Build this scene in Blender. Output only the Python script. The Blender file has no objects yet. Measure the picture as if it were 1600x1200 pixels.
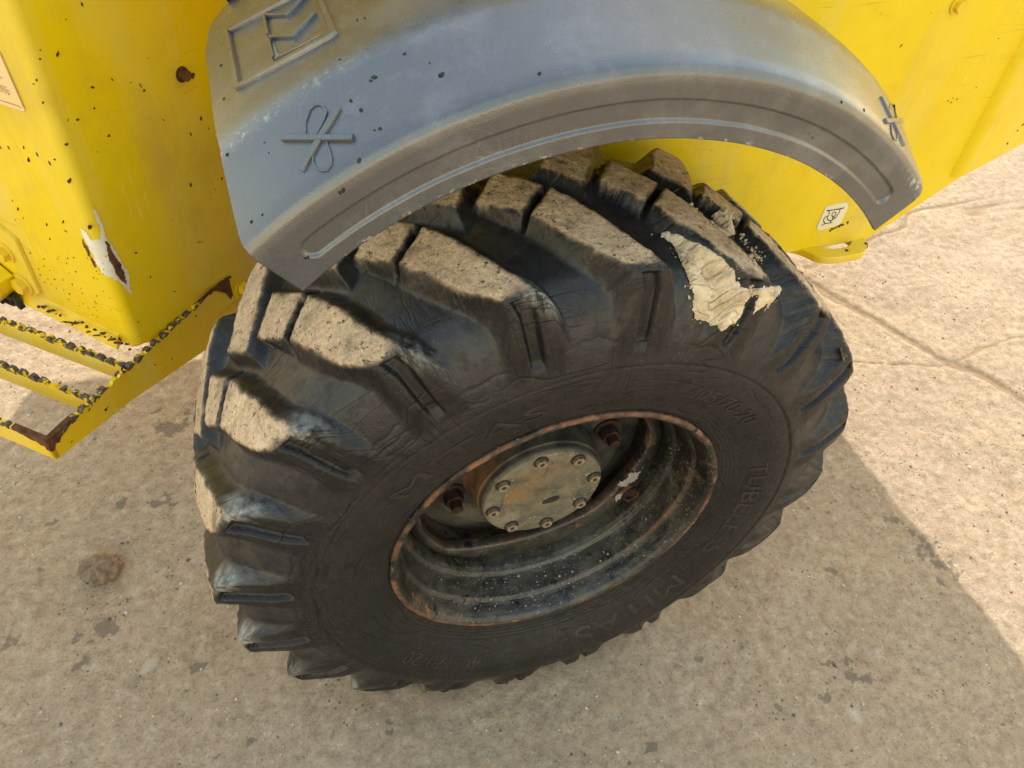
import bpy, bmesh, math, random
import numpy as np
from mathutils import Vector, Matrix

random.seed(4)
RNG = np.random.default_rng(7)
D = bpy.data
SC = bpy.context.scene
COL = SC.collection
PI = math.pi
rad = math.radians

# ------------------------------------------------------------------ camera
AX = 0.5                                   # height of the wheel axle above the ground
F_PX = 1233.0                              # focal length in pixels of a 1600 px wide frame
CAM = np.array([-0.38315342, -0.74038861, 1.09814886 + AX])
TGT = np.array([-0.06962801, 0.0, 0.26683491 + AX])
ROLL = -0.10297639
_z = TGT - CAM; _z /= np.linalg.norm(_z)
_x = np.cross(_z, [0, 0, 1]); _x /= np.linalg.norm(_x)
_y = np.cross(_z, _x)
_c, _s = math.cos(ROLL), math.sin(ROLL)
VX = _c * _x + _s * _y
VY = -_s * _x + _c * _y
VZ = _z
cd = D.cameras.new('camera')
cam = D.objects.new('camera', cd); COL.objects.link(cam)
m = Matrix.Identity(4)
for i in range(3):
    m[i][0] = VX[i]; m[i][1] = -VY[i]; m[i][2] = -VZ[i]; m[i][3] = CAM[i]
cam.matrix_world = m
cd.sensor_width = 36.0; cd.sensor_fit = 'HORIZONTAL'
cd.lens = 36.0 * F_PX / 1600.0
cd.clip_start = 0.02; cd.clip_end = 500
SC.camera = cam

# ------------------------------------------------------------------ light
SUN = Vector((0.62, 1.18, 1.02)).normalized()      # towards the sun: behind the machine
w = D.worlds.new('World'); SC.world = w; w.use_nodes = True
nt = w.node_tree
sky = nt.nodes.new('ShaderNodeTexSky'); sky.sky_type = 'NISHITA'; sky.sun_disc = False
sky.sun_elevation = math.asin(SUN.z); sky.sun_rotation = math.atan2(SUN.x, SUN.y)
sky.air_density = 2.7; sky.dust_density = 0.8; sky.ozone_density = 1.4
bg = nt.nodes['Background']; bg.inputs['Strength'].default_value = 0.15
wb = nt.nodes.new('ShaderNodeMix'); wb.data_type = 'RGBA'; wb.blend_type = 'MULTIPLY'; wb.inputs[0].default_value = 1.0
wb.inputs[7].default_value = (1.135, 0.995, 0.935, 1)         # camera white balance set for the shade
nt.links.new(sky.outputs[0], wb.inputs[6]); nt.links.new(wb.outputs[2], bg.inputs[0])
sl = D.lights.new('sun', 'SUN'); sl.energy = 2.0; sl.angle = rad(0.6); sl.color = (1.0, 0.94, 0.84)
so = D.objects.new('sun', sl); COL.objects.link(so)
so.rotation_euler = (-SUN).to_track_quat('-Z', 'Y').to_euler(); so.location = (3, 5, 6)
SC.view_settings.view_transform = 'Standard'; SC.view_settings.look = 'None'
SC.view_settings.exposure = 1.53; SC.view_settings.gamma = 1.0

# ------------------------------------------------------------------ helpers
def ray(px):
    d = ((px[0] - 800) / F_PX) * VX + ((px[1] - 600) / F_PX) * VY + VZ
    return d
def on_plane(px, p0, n):
    d = ray(px); n = np.asarray(n, float)
    return CAM + d * (((np.asarray(p0, float) - CAM) @ n) / (d @ n))
def on_z(px, z): return on_plane(px, (0, 0, z), (0, 0, 1))

def vnoise(x, y, seed=0):
    x = np.asarray(x, float); y = np.asarray(y, float)
    xi = np.floor(x).astype(np.int64); yi = np.floor(y).astype(np.int64)
    fx = x - xi; fy = y - yi
    fx = fx * fx * (3 - 2 * fx); fy = fy * fy * (3 - 2 * fy)
    def h(a, b):
        n = (a * 374761393 + b * 668265263 + seed * 2147483647) & 0xffffffff
        n = ((n ^ (n >> 13)) * 1274126177) & 0xffffffff
        n = (n ^ (n >> 16)) & 0xffffffff
        return n / 4294967295.0
    a = h(xi, yi); b = h(xi + 1, yi); c = h(xi, yi + 1); d = h(xi + 1, yi + 1)
    return (a * (1 - fx) + b * fx) * (1 - fy) + (c * (1 - fx) + d * fx) * fy
def fbm(x, y, oct=4, seed=0, gain=0.5):
    s = 0; a = 1; t = 0
    for k in range(oct):
        s = s + a * (vnoise(x * 2 ** k + 17.3 * k, y * 2 ** k - 9.1 * k, seed + k) - 0.5); t += a; a *= gain
    return s / t * 2
def sstep(a, b, x):
    t = np.clip((x - a) / (b - a), 0, 1); return t * t * (3 - 2 * t)

def mesh_np(name, V, Fq, smooth=True):
    """V (n,3) float, Fq (m,4) int quads"""
    me = D.meshes.new(name)
    V = np.asarray(V, np.float32); Fq = np.asarray(Fq, np.int32)
    me.vertices.add(len(V)); me.vertices.foreach_set('co', V.ravel())
    k = Fq.shape[1]
    me.loops.add(Fq.size); me.loops.foreach_set('vertex_index', Fq.ravel())
    me.polygons.add(len(Fq))
    me.polygons.foreach_set('loop_start', np.arange(0, Fq.size, k, dtype=np.int32))
    me.update(calc_edges=True)
    me.polygons.foreach_set('use_smooth', np.full(len(Fq), smooth))
    return me
def fattr(me, name, a, kind='FLOAT'):
    at = me.attributes.new(name, kind, 'POINT')
    at.data.foreach_set('value' if kind == 'FLOAT' else 'vector', np.asarray(a, np.float32).ravel())
def grid_faces(nu, nv, wrap_u=False):
    u = np.arange(nu if wrap_u else nu - 1); v = np.arange(nv - 1)
    U, Vv = np.meshgrid(u, v, indexing='ij'); U2 = (U + 1) % nu
    return np.stack([U * nv + Vv, U2 * nv + Vv, U2 * nv + Vv + 1, U * nv + Vv + 1], -1).reshape(-1, 4)

def link(name, me, mats, parent=None, kind=None):
    o = D.objects.new(name, me); COL.objects.link(o)
    for mt in (mats if isinstance(mats, (list, tuple)) else [mats]):
        if mt and o.type == 'MESH' and mt.name not in [x.name for x in me.materials if x]: me.materials.append(mt)
    if parent: o.parent = parent
    if kind: o['kind'] = kind
    return o
def tag(o, label, cat, group=None):
    o['label'] = label; o['category'] = cat
    if group: o['group'] = group
def bm_obj(name, bm, mats, parent=None, smooth=35, kind=None):
    me = D.meshes.new(name); bmesh.ops.recalc_face_normals(bm, faces=bm.faces[:]); bm.to_mesh(me); bm.free()
    if smooth:
        me.polygons.foreach_set('use_smooth', np.full(len(me.polygons), True))
        me.set_sharp_from_angle(angle=rad(smooth))
    return link(name, me, mats, parent, kind)
def prism(bm, pts, n, depth, mi=0):
    """extrude a planar polygon (3D points) by depth along n"""
    n = Vector(n) * depth
    a = [bm.verts.new(Vector(p)) for p in pts]; b = [bm.verts.new(Vector(p) + n) for p in pts]
    fs = [bm.faces.new(a), bm.faces.new(b[::-1])]
    for i in range(len(a)):
        j = (i + 1) % len(a); fs.append(bm.faces.new([a[j], a[i], b[i], b[j]]))
    for f in fs: f.material_index = mi
    return fs
def bevel_all(bm, w, seg=2, ang=25):
    es = [e for e in bm.edges if len(e.link_faces) == 2 and e.calc_face_angle(0) > rad(ang)]
    bmesh.ops.bevel(bm, geom=es, offset=w, segments=seg, profile=0.6, affect='EDGES', clamp_overlap=True)
def frame(n, up=(0, 0, 1)):
    n = Vector(n).normalized(); x = Vector(up).cross(n)
    if x.length < 1e-4: x = Vector((1, 0, 0)).cross(n)
    x.normalize(); return x, n.cross(x), n
def hexbolt(bm, p, n, r, h, washer=True, sides=6, rot=0.2, mi=0):
    x, y, n = frame(n); p = Vector(p)
    if washer:
        pts = [p + x * math.cos(a) * r * 1.45 + y * math.sin(a) * r * 1.45 for a in np.linspace(0, 2 * PI, 24, endpoint=False)]
        prism(bm, pts, n, h * 0.22, mi)
        p = p + n * (h * 0.22)
    pts = [p + x * math.cos(a + rot) * r + y * math.sin(a + rot) * r for a in np.linspace(0, 2 * PI, sides, endpoint=False)]
    prism(bm, pts, n, h * 0.78, mi)
def lathe(profile, nseg, axis_c=(0, 0, AX), a0=0.0, a1=2 * PI, rfun=None):
    """profile (y, r) list -> closed lathe round the Y axis through axis_c"""
    P = np.array(profile, float); n = len(P)
    th = np.linspace(a0, a1, nseg, endpoint=False)
    T, Y = np.meshgrid(th, P[:, 0], indexing='ij'); _, R = np.meshgrid(th, P[:, 1], indexing='ij')
    if rfun is not None: R = rfun(T, Y, R)
    V = np.stack([axis_c[0] + R * np.cos(T), axis_c[1] + Y, axis_c[2] + R * np.sin(T)], -1).reshape(-1, 3)
    return V, grid_faces(nseg, n, True), R.ravel(), T.ravel()
def blob2d(rng, a, b, ang, n=11, rough=0.35):
    t = np.linspace(0, 2 * PI, n, endpoint=False); r = 1 + rng.uniform(-rough, rough, n)
    x = a * r * np.cos(t); y = b * r * np.sin(t)
    return np.stack([x * math.cos(ang) - y * math.sin(ang), x * math.sin(ang) + y * math.cos(ang)], 1)

# ------------------------------------------------------------------ materials
class Mat:
    def __init__(s, name, base=(0.5, 0.5, 0.5), rough=0.5, spec=0.5, metal=0.0, coat=0.0):
        s.m = D.materials.new(name); s.m.use_nodes = True; s.t = s.m.node_tree
        s.b = s.t.nodes['Principled BSDF']
        s.set('Base Color', (*base, 1)); s.set('Roughness', rough); s.set('Specular IOR Level', spec); s.set('Metallic', metal)
        if coat: s.set('Coat Weight', coat); s.set('Coat Roughness', 0.12)
        s.tc = None
    def set(s, k, v):
        if isinstance(v, bpy.types.NodeSocket): s.t.links.new(v, s.b.inputs[k])
        else: s.b.inputs[k].default_value = v
    def nd(s, typ, **kw):
        n = s.t.nodes.new(typ)
        for k, v in kw.items(): setattr(n, k, v)
        return n
    def inp(s, n, k, v):
        if isinstance(v, bpy.types.NodeSocket): s.t.links.new(v, n.inputs[k])
        else: n.inputs[k].default_value = v
    def co(s):
        if not s.tc: s.tc = s.nd('ShaderNodeTexCoord')
        return s.tc.outputs['Object']
    def attr(s, name, vec=False):
        n = s.nd('ShaderNodeAttribute', attribute_name=name); return n.outputs['Vector' if vec else 'Fac']
    def noise(s, scale, detail=4, rough=0.55, dist=0.0, vec=None, out=0):
        n = s.nd('ShaderNodeTexNoise'); s.inp(n, 'Vector', vec or s.co())
        s.inp(n, 'Scale', scale); s.inp(n, 'Detail', detail); s.inp(n, 'Roughness', rough); s.inp(n, 'Distortion', dist)
        return n.outputs[out]
    def voro(s, scale, feature='F1', vec=None, rnd=1.0, out='Distance'):
        n = s.nd('ShaderNodeTexVoronoi', feature=feature); s.inp(n, 'Vector', vec or s.co()); s.inp(n, 'Scale', scale); s.inp(n, 'Randomness', rnd)
        return n.outputs[out]
    def mapv(s, vec, scale=(1, 1, 1), rot=(0, 0, 0)):
        n = s.nd('ShaderNodeMapping'); s.inp(n, 'Vector', vec); n.inputs['Scale'].default_value = scale; n.inputs['Rotation'].default_value = rot
        return n.outputs[0]
    def rng(s, v, a, b, c=0.0, d=1.0, smooth=False):
        n = s.nd('ShaderNodeMapRange', interpolation_type='SMOOTHSTEP' if smooth else 'LINEAR'); s.inp(n, 'Value', v)
        for k, q in zip((1, 2, 3, 4), (a, b, c, d)): n.inputs[k].default_value = q
        return n.outputs[0]
    def math(s, op, a, b=0.0, clamp=False):
        n = s.nd('ShaderNodeMath', operation=op, use_clamp=clamp); s.inp(n, 0, a); s.inp(n, 1, b); return n.outputs[0]
    def mix(s, f, a, b, mode='MIX'):
        n = s.nd('ShaderNodeMix', data_type='RGBA', blend_type=mode)
        s.inp(n, 0, f)
        for k, v in ((6, a), (7, b)):
            if isinstance(v, bpy.types.NodeSocket): s.t.links.new(v, n.inputs[k])
            else: n.inputs[k].default_value = (*v, 1)
        return n.outputs[2]
    def bump(s, h, strength=0.3, dist=0.002, prev=None):
        n = s.nd('ShaderNodeBump'); s.inp(n, 'Height', h); n.inputs['Strength'].default_value = strength; n.inputs['Distance'].default_value = dist
        if prev: s.t.links.new(prev, n.inputs['Normal'])
        s.set('Normal', n.outputs[0]); return n.outputs[0]

def mat_yellow(name='yellow_paint', chips=0.5, tint=(0.785, 0.58, 0.004)):
    M = Mat(name, tint, 0.38, 0.35, coat=0.08)
    n1 = M.noise(2.2, 5, 0.6); n2 = M.noise(16, 6, 0.6)
    streak = M.noise(9, 4, 0.6, vec=M.mapv(M.co(), (1, 1, 0.13)))
    c = M.mix(M.rng(n1, 0.35, 0.7), tint, tuple(x * y for x, y in zip(tint, (0.93, 0.90, 1.2))))
    c = M.mix(M.math('MULTIPLY', M.rng(streak, 0.46, 0.70), 0.60), c, (0.72, 0.56, 0.12))       # chalky dust streaks
    c = M.mix(M.math('MULTIPLY', M.rng(n2, 0.52, 0.72), 0.35), c, (0.66, 0.42, 0.01))
    gr_ = M.math('MULTIPLY', M.rng(M.noise(5.5, 7, 0.72, vec=M.mapv(M.co(), (1, 1, .45), (.3, .1, 2))), 0.52, 0.72), 0.55)
    c = M.mix(gr_, c, (0.50, 0.345, 0.045))
    for k_, (sx, sz) in enumerate(((1.0, .05), (.06, 1.0))):
        q = M.noise(42, 2, 0.5, vec=M.mapv(M.co(), (sx, sx, sz), (.2 + k_, .35, k_)))
        ln = M.math('MULTIPLY', M.rng(M.math('ABSOLUTE', M.math('SUBTRACT', q, 0.5)), 0, .006, 1, 0), M.rng(M.noise(6, 3, vec=M.mapv(M.co(), (1, 1, 1), (k_, 2, 1))), .54, .62))
        c = M.mix(M.math('MULTIPLY', ln, 0.5), c, ((0.88, 0.74, 0.25), (0.40, 0.27, 0.02))[k_])
    # scattered stone chips down to dark primer
    v = M.voro(46, vec=M.mapv(M.co(), (1, 1, 0.62)))
    gate = M.rng(M.noise(3.1, 3, 0.6), 0.56 - 0.1 * chips, 0.70)
    sp = M.math('MULTIPLY', M.math('LESS_THAN', v, 0.13), M.math('GREATER_THAN', M.math('MULTIPLY', gate, M.rng(M.noise(38, 2), 0.3, 0.65)), 0.42))
    c = M.mix(sp, c, (0.055, 0.035, 0.02))
    M.set('Base Color', c)
    M.set('Roughness', M.rng(n2, 0.3, 0.7, 0.30, 0.5))
    M.bump(M.math('ADD', M.noise(240, 2), M.math('MULTIPLY', sp, -1.5)), 0.10, 0.0012)
    return M.m
def mat_plastic():
    M = Mat('grey_moulded_plastic', (0.07, 0.07, 0.072), 0.42, 1.0)
    n = M.noise(3.5, 6, 0.65); n2 = M.noise(28, 5, 0.6)
    c = M.mix(M.rng(n, 0.35, 0.7), (0.033, 0.037, 0.044), (0.049, 0.053, 0.060))
    c = M.mix(M.math('MULTIPLY', M.rng(M.noise(7, 6, 0.7, vec=M.mapv(M.co(), (1, 1, 1), (3, 1, 0))), 0.50, 0.64), 0.5), c, (0.14, 0.144, 0.150))
    c = M.mix(M.rng(M.noise(150, 5, 0.75), 0.67, 0.74), c, (0.24, 0.24, 0.235))
    grime = M.math('MULTIPLY', M.rng(M.noise(5, 6, 0.7), 0.50, 0.62), M.rng(M.noise(300, 5, 0.8), 0.55, 0.60))
    c = M.mix(M.math('MULTIPLY', grime, 0.7), c, (0.016, 0.015, 0.013))
    sc = M.voro(13, 'DISTANCE_TO_EDGE', vec=M.mapv(M.noise(3, 2, out=1), (2.4, 2.4, 2.4)))
    scr = M.math('MULTIPLY', M.math('LESS_THAN', sc, 0.007), M.rng(M.noise(11, 3), 0.55, 0.62))
    c = M.mix(M.math('MULTIPLY', scr, 0.18), c, (0.42, 0.41, 0.39))
    M.set('Coat Weight', 0.85); M.set('Coat Roughness', 0.30)
    end = M.attr('wear')
    c = M.mix(M.math('MULTIPLY', end, M.math('GREATER_THAN', M.noise(120, 4, 0.7), 0.57)), c, (0.46, 0.45, 0.42))
    M.set('Base Color', c)
    M.set('Roughness', M.rng(n2, 0.3, 0.7, 0.22, 0.42))
    g = M.noise(620, 2, 0.5)
    b = M.bump(g, 0.30, 0.0014)
    M.bump(M.noise(60, 3), 0.08, 0.002, b)
    return M.m
def mat_rubber():
    M = Mat('cracked_tyre_rubber', (0.022, 0.021, 0.021), 0.55, 0.45)
    dirt = M.attr('dirt'); scuff_sheen = M.attr('scuff_sheen'); side = M.attr('side'); void = M.attr('void')
    pol = M.attr('pol', True)
    n = M.noise(9, 6, 0.6); nf = M.noise(55, 5, 0.65); g = M.noise(210, 6, 0.72); g2 = M.noise(34, 5, 0.7)
    c = M.mix(M.rng(n, 0.35, 0.68), (0.0078, 0.0078, 0.0088), (0.0145, 0.0140, 0.0145))
    c = M.mix(M.math('MULTIPLY', M.rng(M.noise(4.0, 4), 0.44, 0.66), side), c, (0.0185, 0.0165, 0.0155))      # dusty brown film
    c = M.mix(M.math('MULTIPLY', void, M.rng(M.noise(12, 4, 0.55), 0.15, 0.80)), c, (0.034, 0.034, 0.036))  # lighter grey between the lugs, sky sheen painted into the shaded gaps
    c = M.mix(M.math('MULTIPLY', void, M.rng(M.noise(7, 5, 0.7, vec=M.mapv(M.co(), (1, 1, 1), (1, 1, 0))), 0.56, 0.74)), c, (0.080, 0.072, 0.058))
    st = M.noise(30, 6, 0.75, vec=M.mapv(pol, (1, 0.3, 1)))
    c = M.mix(M.math('MULTIPLY', scuff_sheen, M.rng(st, 0.42, 0.60)), c, (0.40, 0.40, 0.37))  # pale scuffs on the lug edges, with sky sheen painted in
    c = M.mix(M.math('MULTIPLY', M.rng(g, 0.57, 0.68), 0.40), c, (0.10, 0.096, 0.09))
    c = M.mix(M.math('MULTIPLY', M.rng(nf, 0.50, 0.62), 0.55), c, (0.006, 0.006, 0.006))
    # weather cracks: thin wandering splits, long ones round the flank and short ones across it
    def splits(scale, sx, sy, wd, gate, g0, g1, det=3):
        q = M.noise(scale, det, 0.45, 0.05, vec=M.mapv(pol, (sx, sy, 1)))
        ln = M.rng(M.math('ABSOLUTE', M.math('SUBTRACT', q, 0.5)), 0.0, wd, 1, 0)
        return M.math('MULTIPLY', ln, M.rng(M.noise(gate, 3, vec=M.mapv(pol, (1, 1, 1), (0, 0, sx))), g0, g1))
    k1 = splits(7, 0.55, 4.6, 0.022, 8, 0.46, 0.56, 1.5)
    k2 = splits(7, 4.6, 0.6, 0.022, 10, 0.47, 0.57, 1.5)
    k3 = splits(20, 3.2, 0.5, 0.045, 16, 0.48, 0.62, 1.5)
    k4 = splits(17, 0.5, 3.6, 0.028, 14, 0.50, 0.62, 1.5)
    crack = M.math('MAXIMUM', M.math('MAXIMUM', k1, M.math('MULTIPLY', k2, 0.6)), M.math('MULTIPLY', M.math('MAXIMUM', k3, k4), 0.55))
    crack = M.math('MULTIPLY', crack, M.math('SUBTRACT', 1.0, M.math('MULTIPLY', void, 0.6), True))
    crack = M.math('MULTIPLY', crack, M.math('SUBTRACT', 1.0, dirt, True))
    crack = M.math('MAXIMUM', crack, M.math('MULTIPLY', M.attr('split'), 0.95))
    # packed tan dust and worn rubber on the lug faces
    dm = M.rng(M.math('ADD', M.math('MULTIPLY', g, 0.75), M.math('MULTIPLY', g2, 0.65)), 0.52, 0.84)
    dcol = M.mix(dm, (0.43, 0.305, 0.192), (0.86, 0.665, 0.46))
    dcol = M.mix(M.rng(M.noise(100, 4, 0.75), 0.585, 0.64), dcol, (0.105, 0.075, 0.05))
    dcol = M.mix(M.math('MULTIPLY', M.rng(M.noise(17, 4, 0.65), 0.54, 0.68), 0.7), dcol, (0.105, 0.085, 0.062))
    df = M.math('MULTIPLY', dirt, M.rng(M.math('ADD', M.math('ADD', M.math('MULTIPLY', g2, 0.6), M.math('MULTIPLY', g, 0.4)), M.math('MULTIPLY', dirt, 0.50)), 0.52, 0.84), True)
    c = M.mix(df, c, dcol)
    c = M.mix(M.math('MULTIPLY', crack, 0.85), c, (0.004, 0.004, 0.004))
    M.set('Base Color', c)
    M.set('Roughness', M.math('ADD', M.math('MULTIPLY', df, 0.35), M.math('ADD', M.math('MULTIPLY', side, 0.14), M.rng(nf, 0.3, 0.7, 0.28, 0.50))))
    M.set('Specular IOR Level', M.math('SUBTRACT', 0.34, M.math('MULTIPLY', df, 0.28)))
    b = M.bump(M.math('SUBTRACT', M.math('MULTIPLY', nf, 0.5), M.math('MULTIPLY', crack, 0.9)), 0.55, 0.0022)
    b = M.bump(M.math('MULTIPLY', g, df), 1.0, 0.0045, b)
    M.bump(M.noise(120, 5, 0.7), 0.25, 0.0014, b)
    return M.m
def mat_rim():
    M = Mat('black_rusty_rim_paint', (0.02, 0.02, 0.022), 0.38, 0.5)
    lip = M.attr('lip'); n = M.noise(13, 6, 0.65); nf = M.noise(70, 5, 0.65); ng = M.noise(190, 4, 0.7)
    c = M.mix(M.rng(n, 0.38, 0.7), (0.006, 0.006, 0.0065), (0.016, 0.0145, 0.0125))
    low = M.attr('dust')
    c = M.mix(M.math('MULTIPLY', low, M.rng(M.noise(9, 7, 0.75), 0.40, 0.60)), c, (0.066, 0.061, 0.048))
    c = M.mix(M.math('MULTIPLY', M.rng(M.noise(16, 6, 0.75, vec=M.mapv(M.co(), (1, 1, 1), (2, 1, 0))), 0.56, 0.68), 0.5), c, (0.12, 0.10, 0.07))
    c = M.mix(M.math('MULTIPLY', M.rng(ng, 0.60, 0.68), M.rng(n, 0.4, 0.6)), c, (0.36, 0.31, 0.23))
    rustc = M.mix(M.rng(nf, 0.35, 0.65), (0.060, 0.026, 0.014), (0.23, 0.105, 0.055))
    rf = M.math('MULTIPLY', lip, M.rng(M.noise(22, 5, 0.65), 0.42, 0.58))
    c = M.mix(rf, c, rustc)
    r2 = M.rng(M.noise(6.5, 7, 0.72), 0.61, 0.65)
    c = M.mix(r2, c, rustc)
    dk = M.rng(M.noise(28, 4, 0.6, vec=M.mapv(M.co(), (1, 1, 1), (.4, .2, 1))), 0.635, 0.665)
    c = M.mix(dk, c, (0.006, 0.006, 0.0065))
    M.set('Base Color', c)
    M.set('Roughness', M.math('ADD', M.rng(nf, 0.3, 0.7, 0.22, 0.5), M.math('MULTIPLY', rf, 0.35)))
    b = M.bump(nf, 0.35, 0.0015)
    M.bump(M.math('ADD', ng, M.math('MULTIPLY', r2, 0.8)), 0.6, 0.0012, b)
    return M.m
def mat_hub():
    M = Mat('dusty_hub_cap', (0.2, 0.17, 0.12), 0.75, 0.3)
    n = M.noise(26, 6, 0.65); f = M.noise(210, 4, 0.7)
    c = M.mix(M.rng(n, 0.36, 0.66), (0.105, 0.098, 0.078), (0.245, 0.205, 0.135))
    c = M.mix(M.math('MULTIPLY', M.rng(M.noise(14, 5, 0.7, vec=M.mapv(M.co(), (1, 1, 1), (1, 0, 2))), 0.52, 0.66), 0.7), c, (0.30, 0.165, 0.075))
    c = M.mix(M.math('MULTIPLY', M.rng(M.noise(42, 4, 0.7), 0.6, 0.7), 0.8), c, (0.05, 0.05, 0.042))
    c = M.mix(M.math('GREATER_THAN', f, 0.66), c, (0.48, 0.42, 0.30))
    M.set('Base Color', c)
    M.bump(M.math('ADD', f, M.math('MULTIPLY', n, 1.5)), 0.6, 0.0022)
    return M.m
def mat_simple(name, a, b, scale, rough=0.6, spec=0.4, bumps=0.4, dist=0.002, metal=0.0):
    M = Mat(name, a, rough, spec, metal)
    n = M.noise(scale, 6, 0.65); M.set('Base Color', M.mix(M.rng(n, 0.35, 0.66), a, b))
    M.bump(M.noise(scale * 3, 5, 0.65), bumps, dist); return M.m
def mat_serrated():
    M = Mat('worn_serrated_steel', (0.05, 0.04, 0.035), 0.5, 0.5)
    n = M.noise(48, 4, 0.6); f = M.noise(150, 4)
    c = M.mix(M.rng(f, 0.4, 0.6), (0.038, 0.028, 0.024), (0.12, 0.095, 0.08))
    c = M.mix(M.rng(n, 0.555, 0.575), c, (0.80, 0.56, 0.01))
    M.set('Base Color', c); M.bump(f, 0.5, 0.002); return M.m
def mat_ground():
    M = Mat('dusty_concrete', (0.35, 0.28, 0.2), 0.9, 0.2)
    P = M.co()
    n0 = M.noise(0.9, 4, 0.6); n1 = M.noise(4.5, 7, 0.68); n2 = M.noise(38, 7, 0.74); n3 = M.noise(170, 5, 0.75)
    c = M.mix(M.rng(n1, 0.28, 0.74), (0.285, 0.207, 0.140), (0.430, 0.328, 0.228))
    c = M.mix(M.math('MULTIPLY', M.rng(n0, 0.42, 0.62), 0.5), c, (0.385, 0.285, 0.175))
    c = M.mix(M.math('MULTIPLY', M.rng(n2, 0.50, 0.66), 0.6), c, (0.190, 0.135, 0.092))
    c = M.mix(M.math('MULTIPLY', M.rng(n2, 0.48, 0.34), 0.6), c, (0.50, 0.41, 0.31))
    c = M.mix(M.math('MULTIPLY', M.rng(n3, 0.53, 0.66), 0.62), c, (0.135, 0.097, 0.068))
    c = M.mix(M.math('MULTIPLY', M.rng(n3, 0.42, 0.30), 0.35), c, (0.58, 0.49, 0.38))
    v = M.voro(58); g = M.rng(M.noise(6, 3), 0.46, 0.62)
    sp = M.math('MULTIPLY', M.math('LESS_THAN', v, 0.15), M.math('GREATER_THAN', M.math('MULTIPLY', g, M.noise(33, 2)), 0.30))
    c = M.mix(M.math('MULTIPLY', sp, 0.8), c, (0.09, 0.068, 0.052))
    v2 = M.math('MULTIPLY', M.math('LESS_THAN', M.voro(75, vec=M.mapv(P, (1, 1, 1), (0, 0, 0.7))), 0.10), M.math('GREATER_THAN', M.noise(18, 2), 0.60))
    c = M.mix(v2, c, (0.66, 0.62, 0.55))
    st = M.attr('stain')
    c = M.mix(M.math('MULTIPLY', M.rng(M.math('ADD', st, M.math('MULTIPLY', M.math('SUBTRACT', n2, 0.5), 1.1)), 0.38, 0.72), 0.65), c, (0.125, 0.098, 0.078))
    cr = M.attr('crack')
    c = M.mix(M.math('MULTIPLY', M.rng(M.math('ADD', cr, M.math('MULTIPLY', M.math('SUBTRACT', n2, 0.5), 0.7)), 0.35, 0.70), 0.62), c, M.mix(n3, (0.155, 0.095, 0.050), (0.33, 0.225, 0.125)))
    pl = M.attr('pale')
    c = M.mix(M.math('MULTIPLY', M.rng(M.math('ADD', pl, M.math('MULTIPLY', M.math('SUBTRACT', n2, 0.5), 1.0)), 0.4, 0.9), 0.35), c, (0.54, 0.48, 0.41))
    M.set('Base Color', c)
    b = M.bump(n2, 0.7, 0.006)
    b = M.bump(n3, 0.6, 0.003, b)
    M.bump(M.noise(420, 3, 0.7), 0.4, 0.0012, b)
    return M.m

YEL = mat_yellow(); YEL2 = mat_yellow('yellow_step_paint', 1.0, (0.78, 0.53, 0.008))
PLA = mat_plastic(); RUB = mat_rubber(); RIM = mat_rim(); HUB = mat_hub(); SER = mat_serrated(); GRD = mat_ground()
RUST = mat_simple('brown_rust', (0.060, 0.026, 0.014), (0.165, 0.075, 0.035), 60, 0.8, 0.2)
NUTM = mat_simple('rusty_nut_steel', (0.012, 0.006, 0.005), (0.058, 0.026, 0.016), 40, 0.7, 0.3)
DARK = mat_simple('dark_primer', (0.035, 0.026, 0.018), (0.075, 0.055, 0.038), 90, 0.7, 0.2)
PRIM = mat_simple('pale_primer', (0.66, 0.60, 0.46), (0.80, 0.78, 0.72), 30, 0.6, 0.3, 0.2)
BLK = mat_simple('black_steel', (0.012, 0.012, 0.013), (0.035, 0.033, 0.03), 22, 0.5, 0.4)
SEAL = mat_simple('black_rubber_seal', (0.012, 0.012, 0.012), (0.02, 0.02, 0.02), 30, 0.6, 0.3)
CLAY = mat_simple('dried_clay', (0.46, 0.34, 0.21), (0.80, 0.66, 0.46), 38, 0.9, 0.15, 1.0, 0.006)
MUD = mat_simple('dry_mud', (0.17, 0.12, 0.08), (0.29, 0.215, 0.145), 45, 0.95, 0.1, 0.9, 0.005)
GREY = mat_simple('bare_grey_paint', (0.20, 0.19, 0.165), (0.30, 0.29, 0.25), 40, 0.7, 0.3)
LAB = mat_simple('faded_label_film', (0.80, 0.56, 0.27), (0.84, 0.60, 0.31), 12, 0.4, 0.4, 0.05)
CREAM = mat_simple('cream_label_film', (0.72, 0.66, 0.47), (0.78, 0.73, 0.55), 12, 0.4, 0.4, 0.05)
INK = mat_simple('black_ink', (0.02, 0.019, 0.016), (0.05, 0.045, 0.035), 50, 0.5, 0.3, 0.05)
INKF = mat_simple('faded_ink', (0.22, 0.15, 0.07), (0.36, 0.25, 0.13), 80, 0.5, 0.3, 0.05)
LEAF = mat_simple('dry_leaf', (0.16, 0.115, 0.07), (0.30, 0.23, 0.15), 40, 0.8, 0.2)
FLK = mat_simple('dark_mud_fleck', (0.018, 0.017, 0.015), (0.05, 0.042, 0.03), 60, 0.8, 0.2)
WAT = Mat('rain_water', (0.30, 0.31, 0.32), 0.03, 1.0).m
GLS = Mat('tinted_glass', (0.02, 0.03, 0.03), 0.05, 0.8).m
Mg = Mat('mixed_gravel', (0.3, 0.25, 0.2), 0.9, 0.2)
Mg.set('Base Color', Mg.mix(Mg.attr('shade'), (0.10, 0.08, 0.062), (0.56, 0.50, 0.42))); GRAV = Mg.m
Ml = Mat('moulded_letters', (0.028, 0.027, 0.026), 0.45, 0.5)
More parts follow.
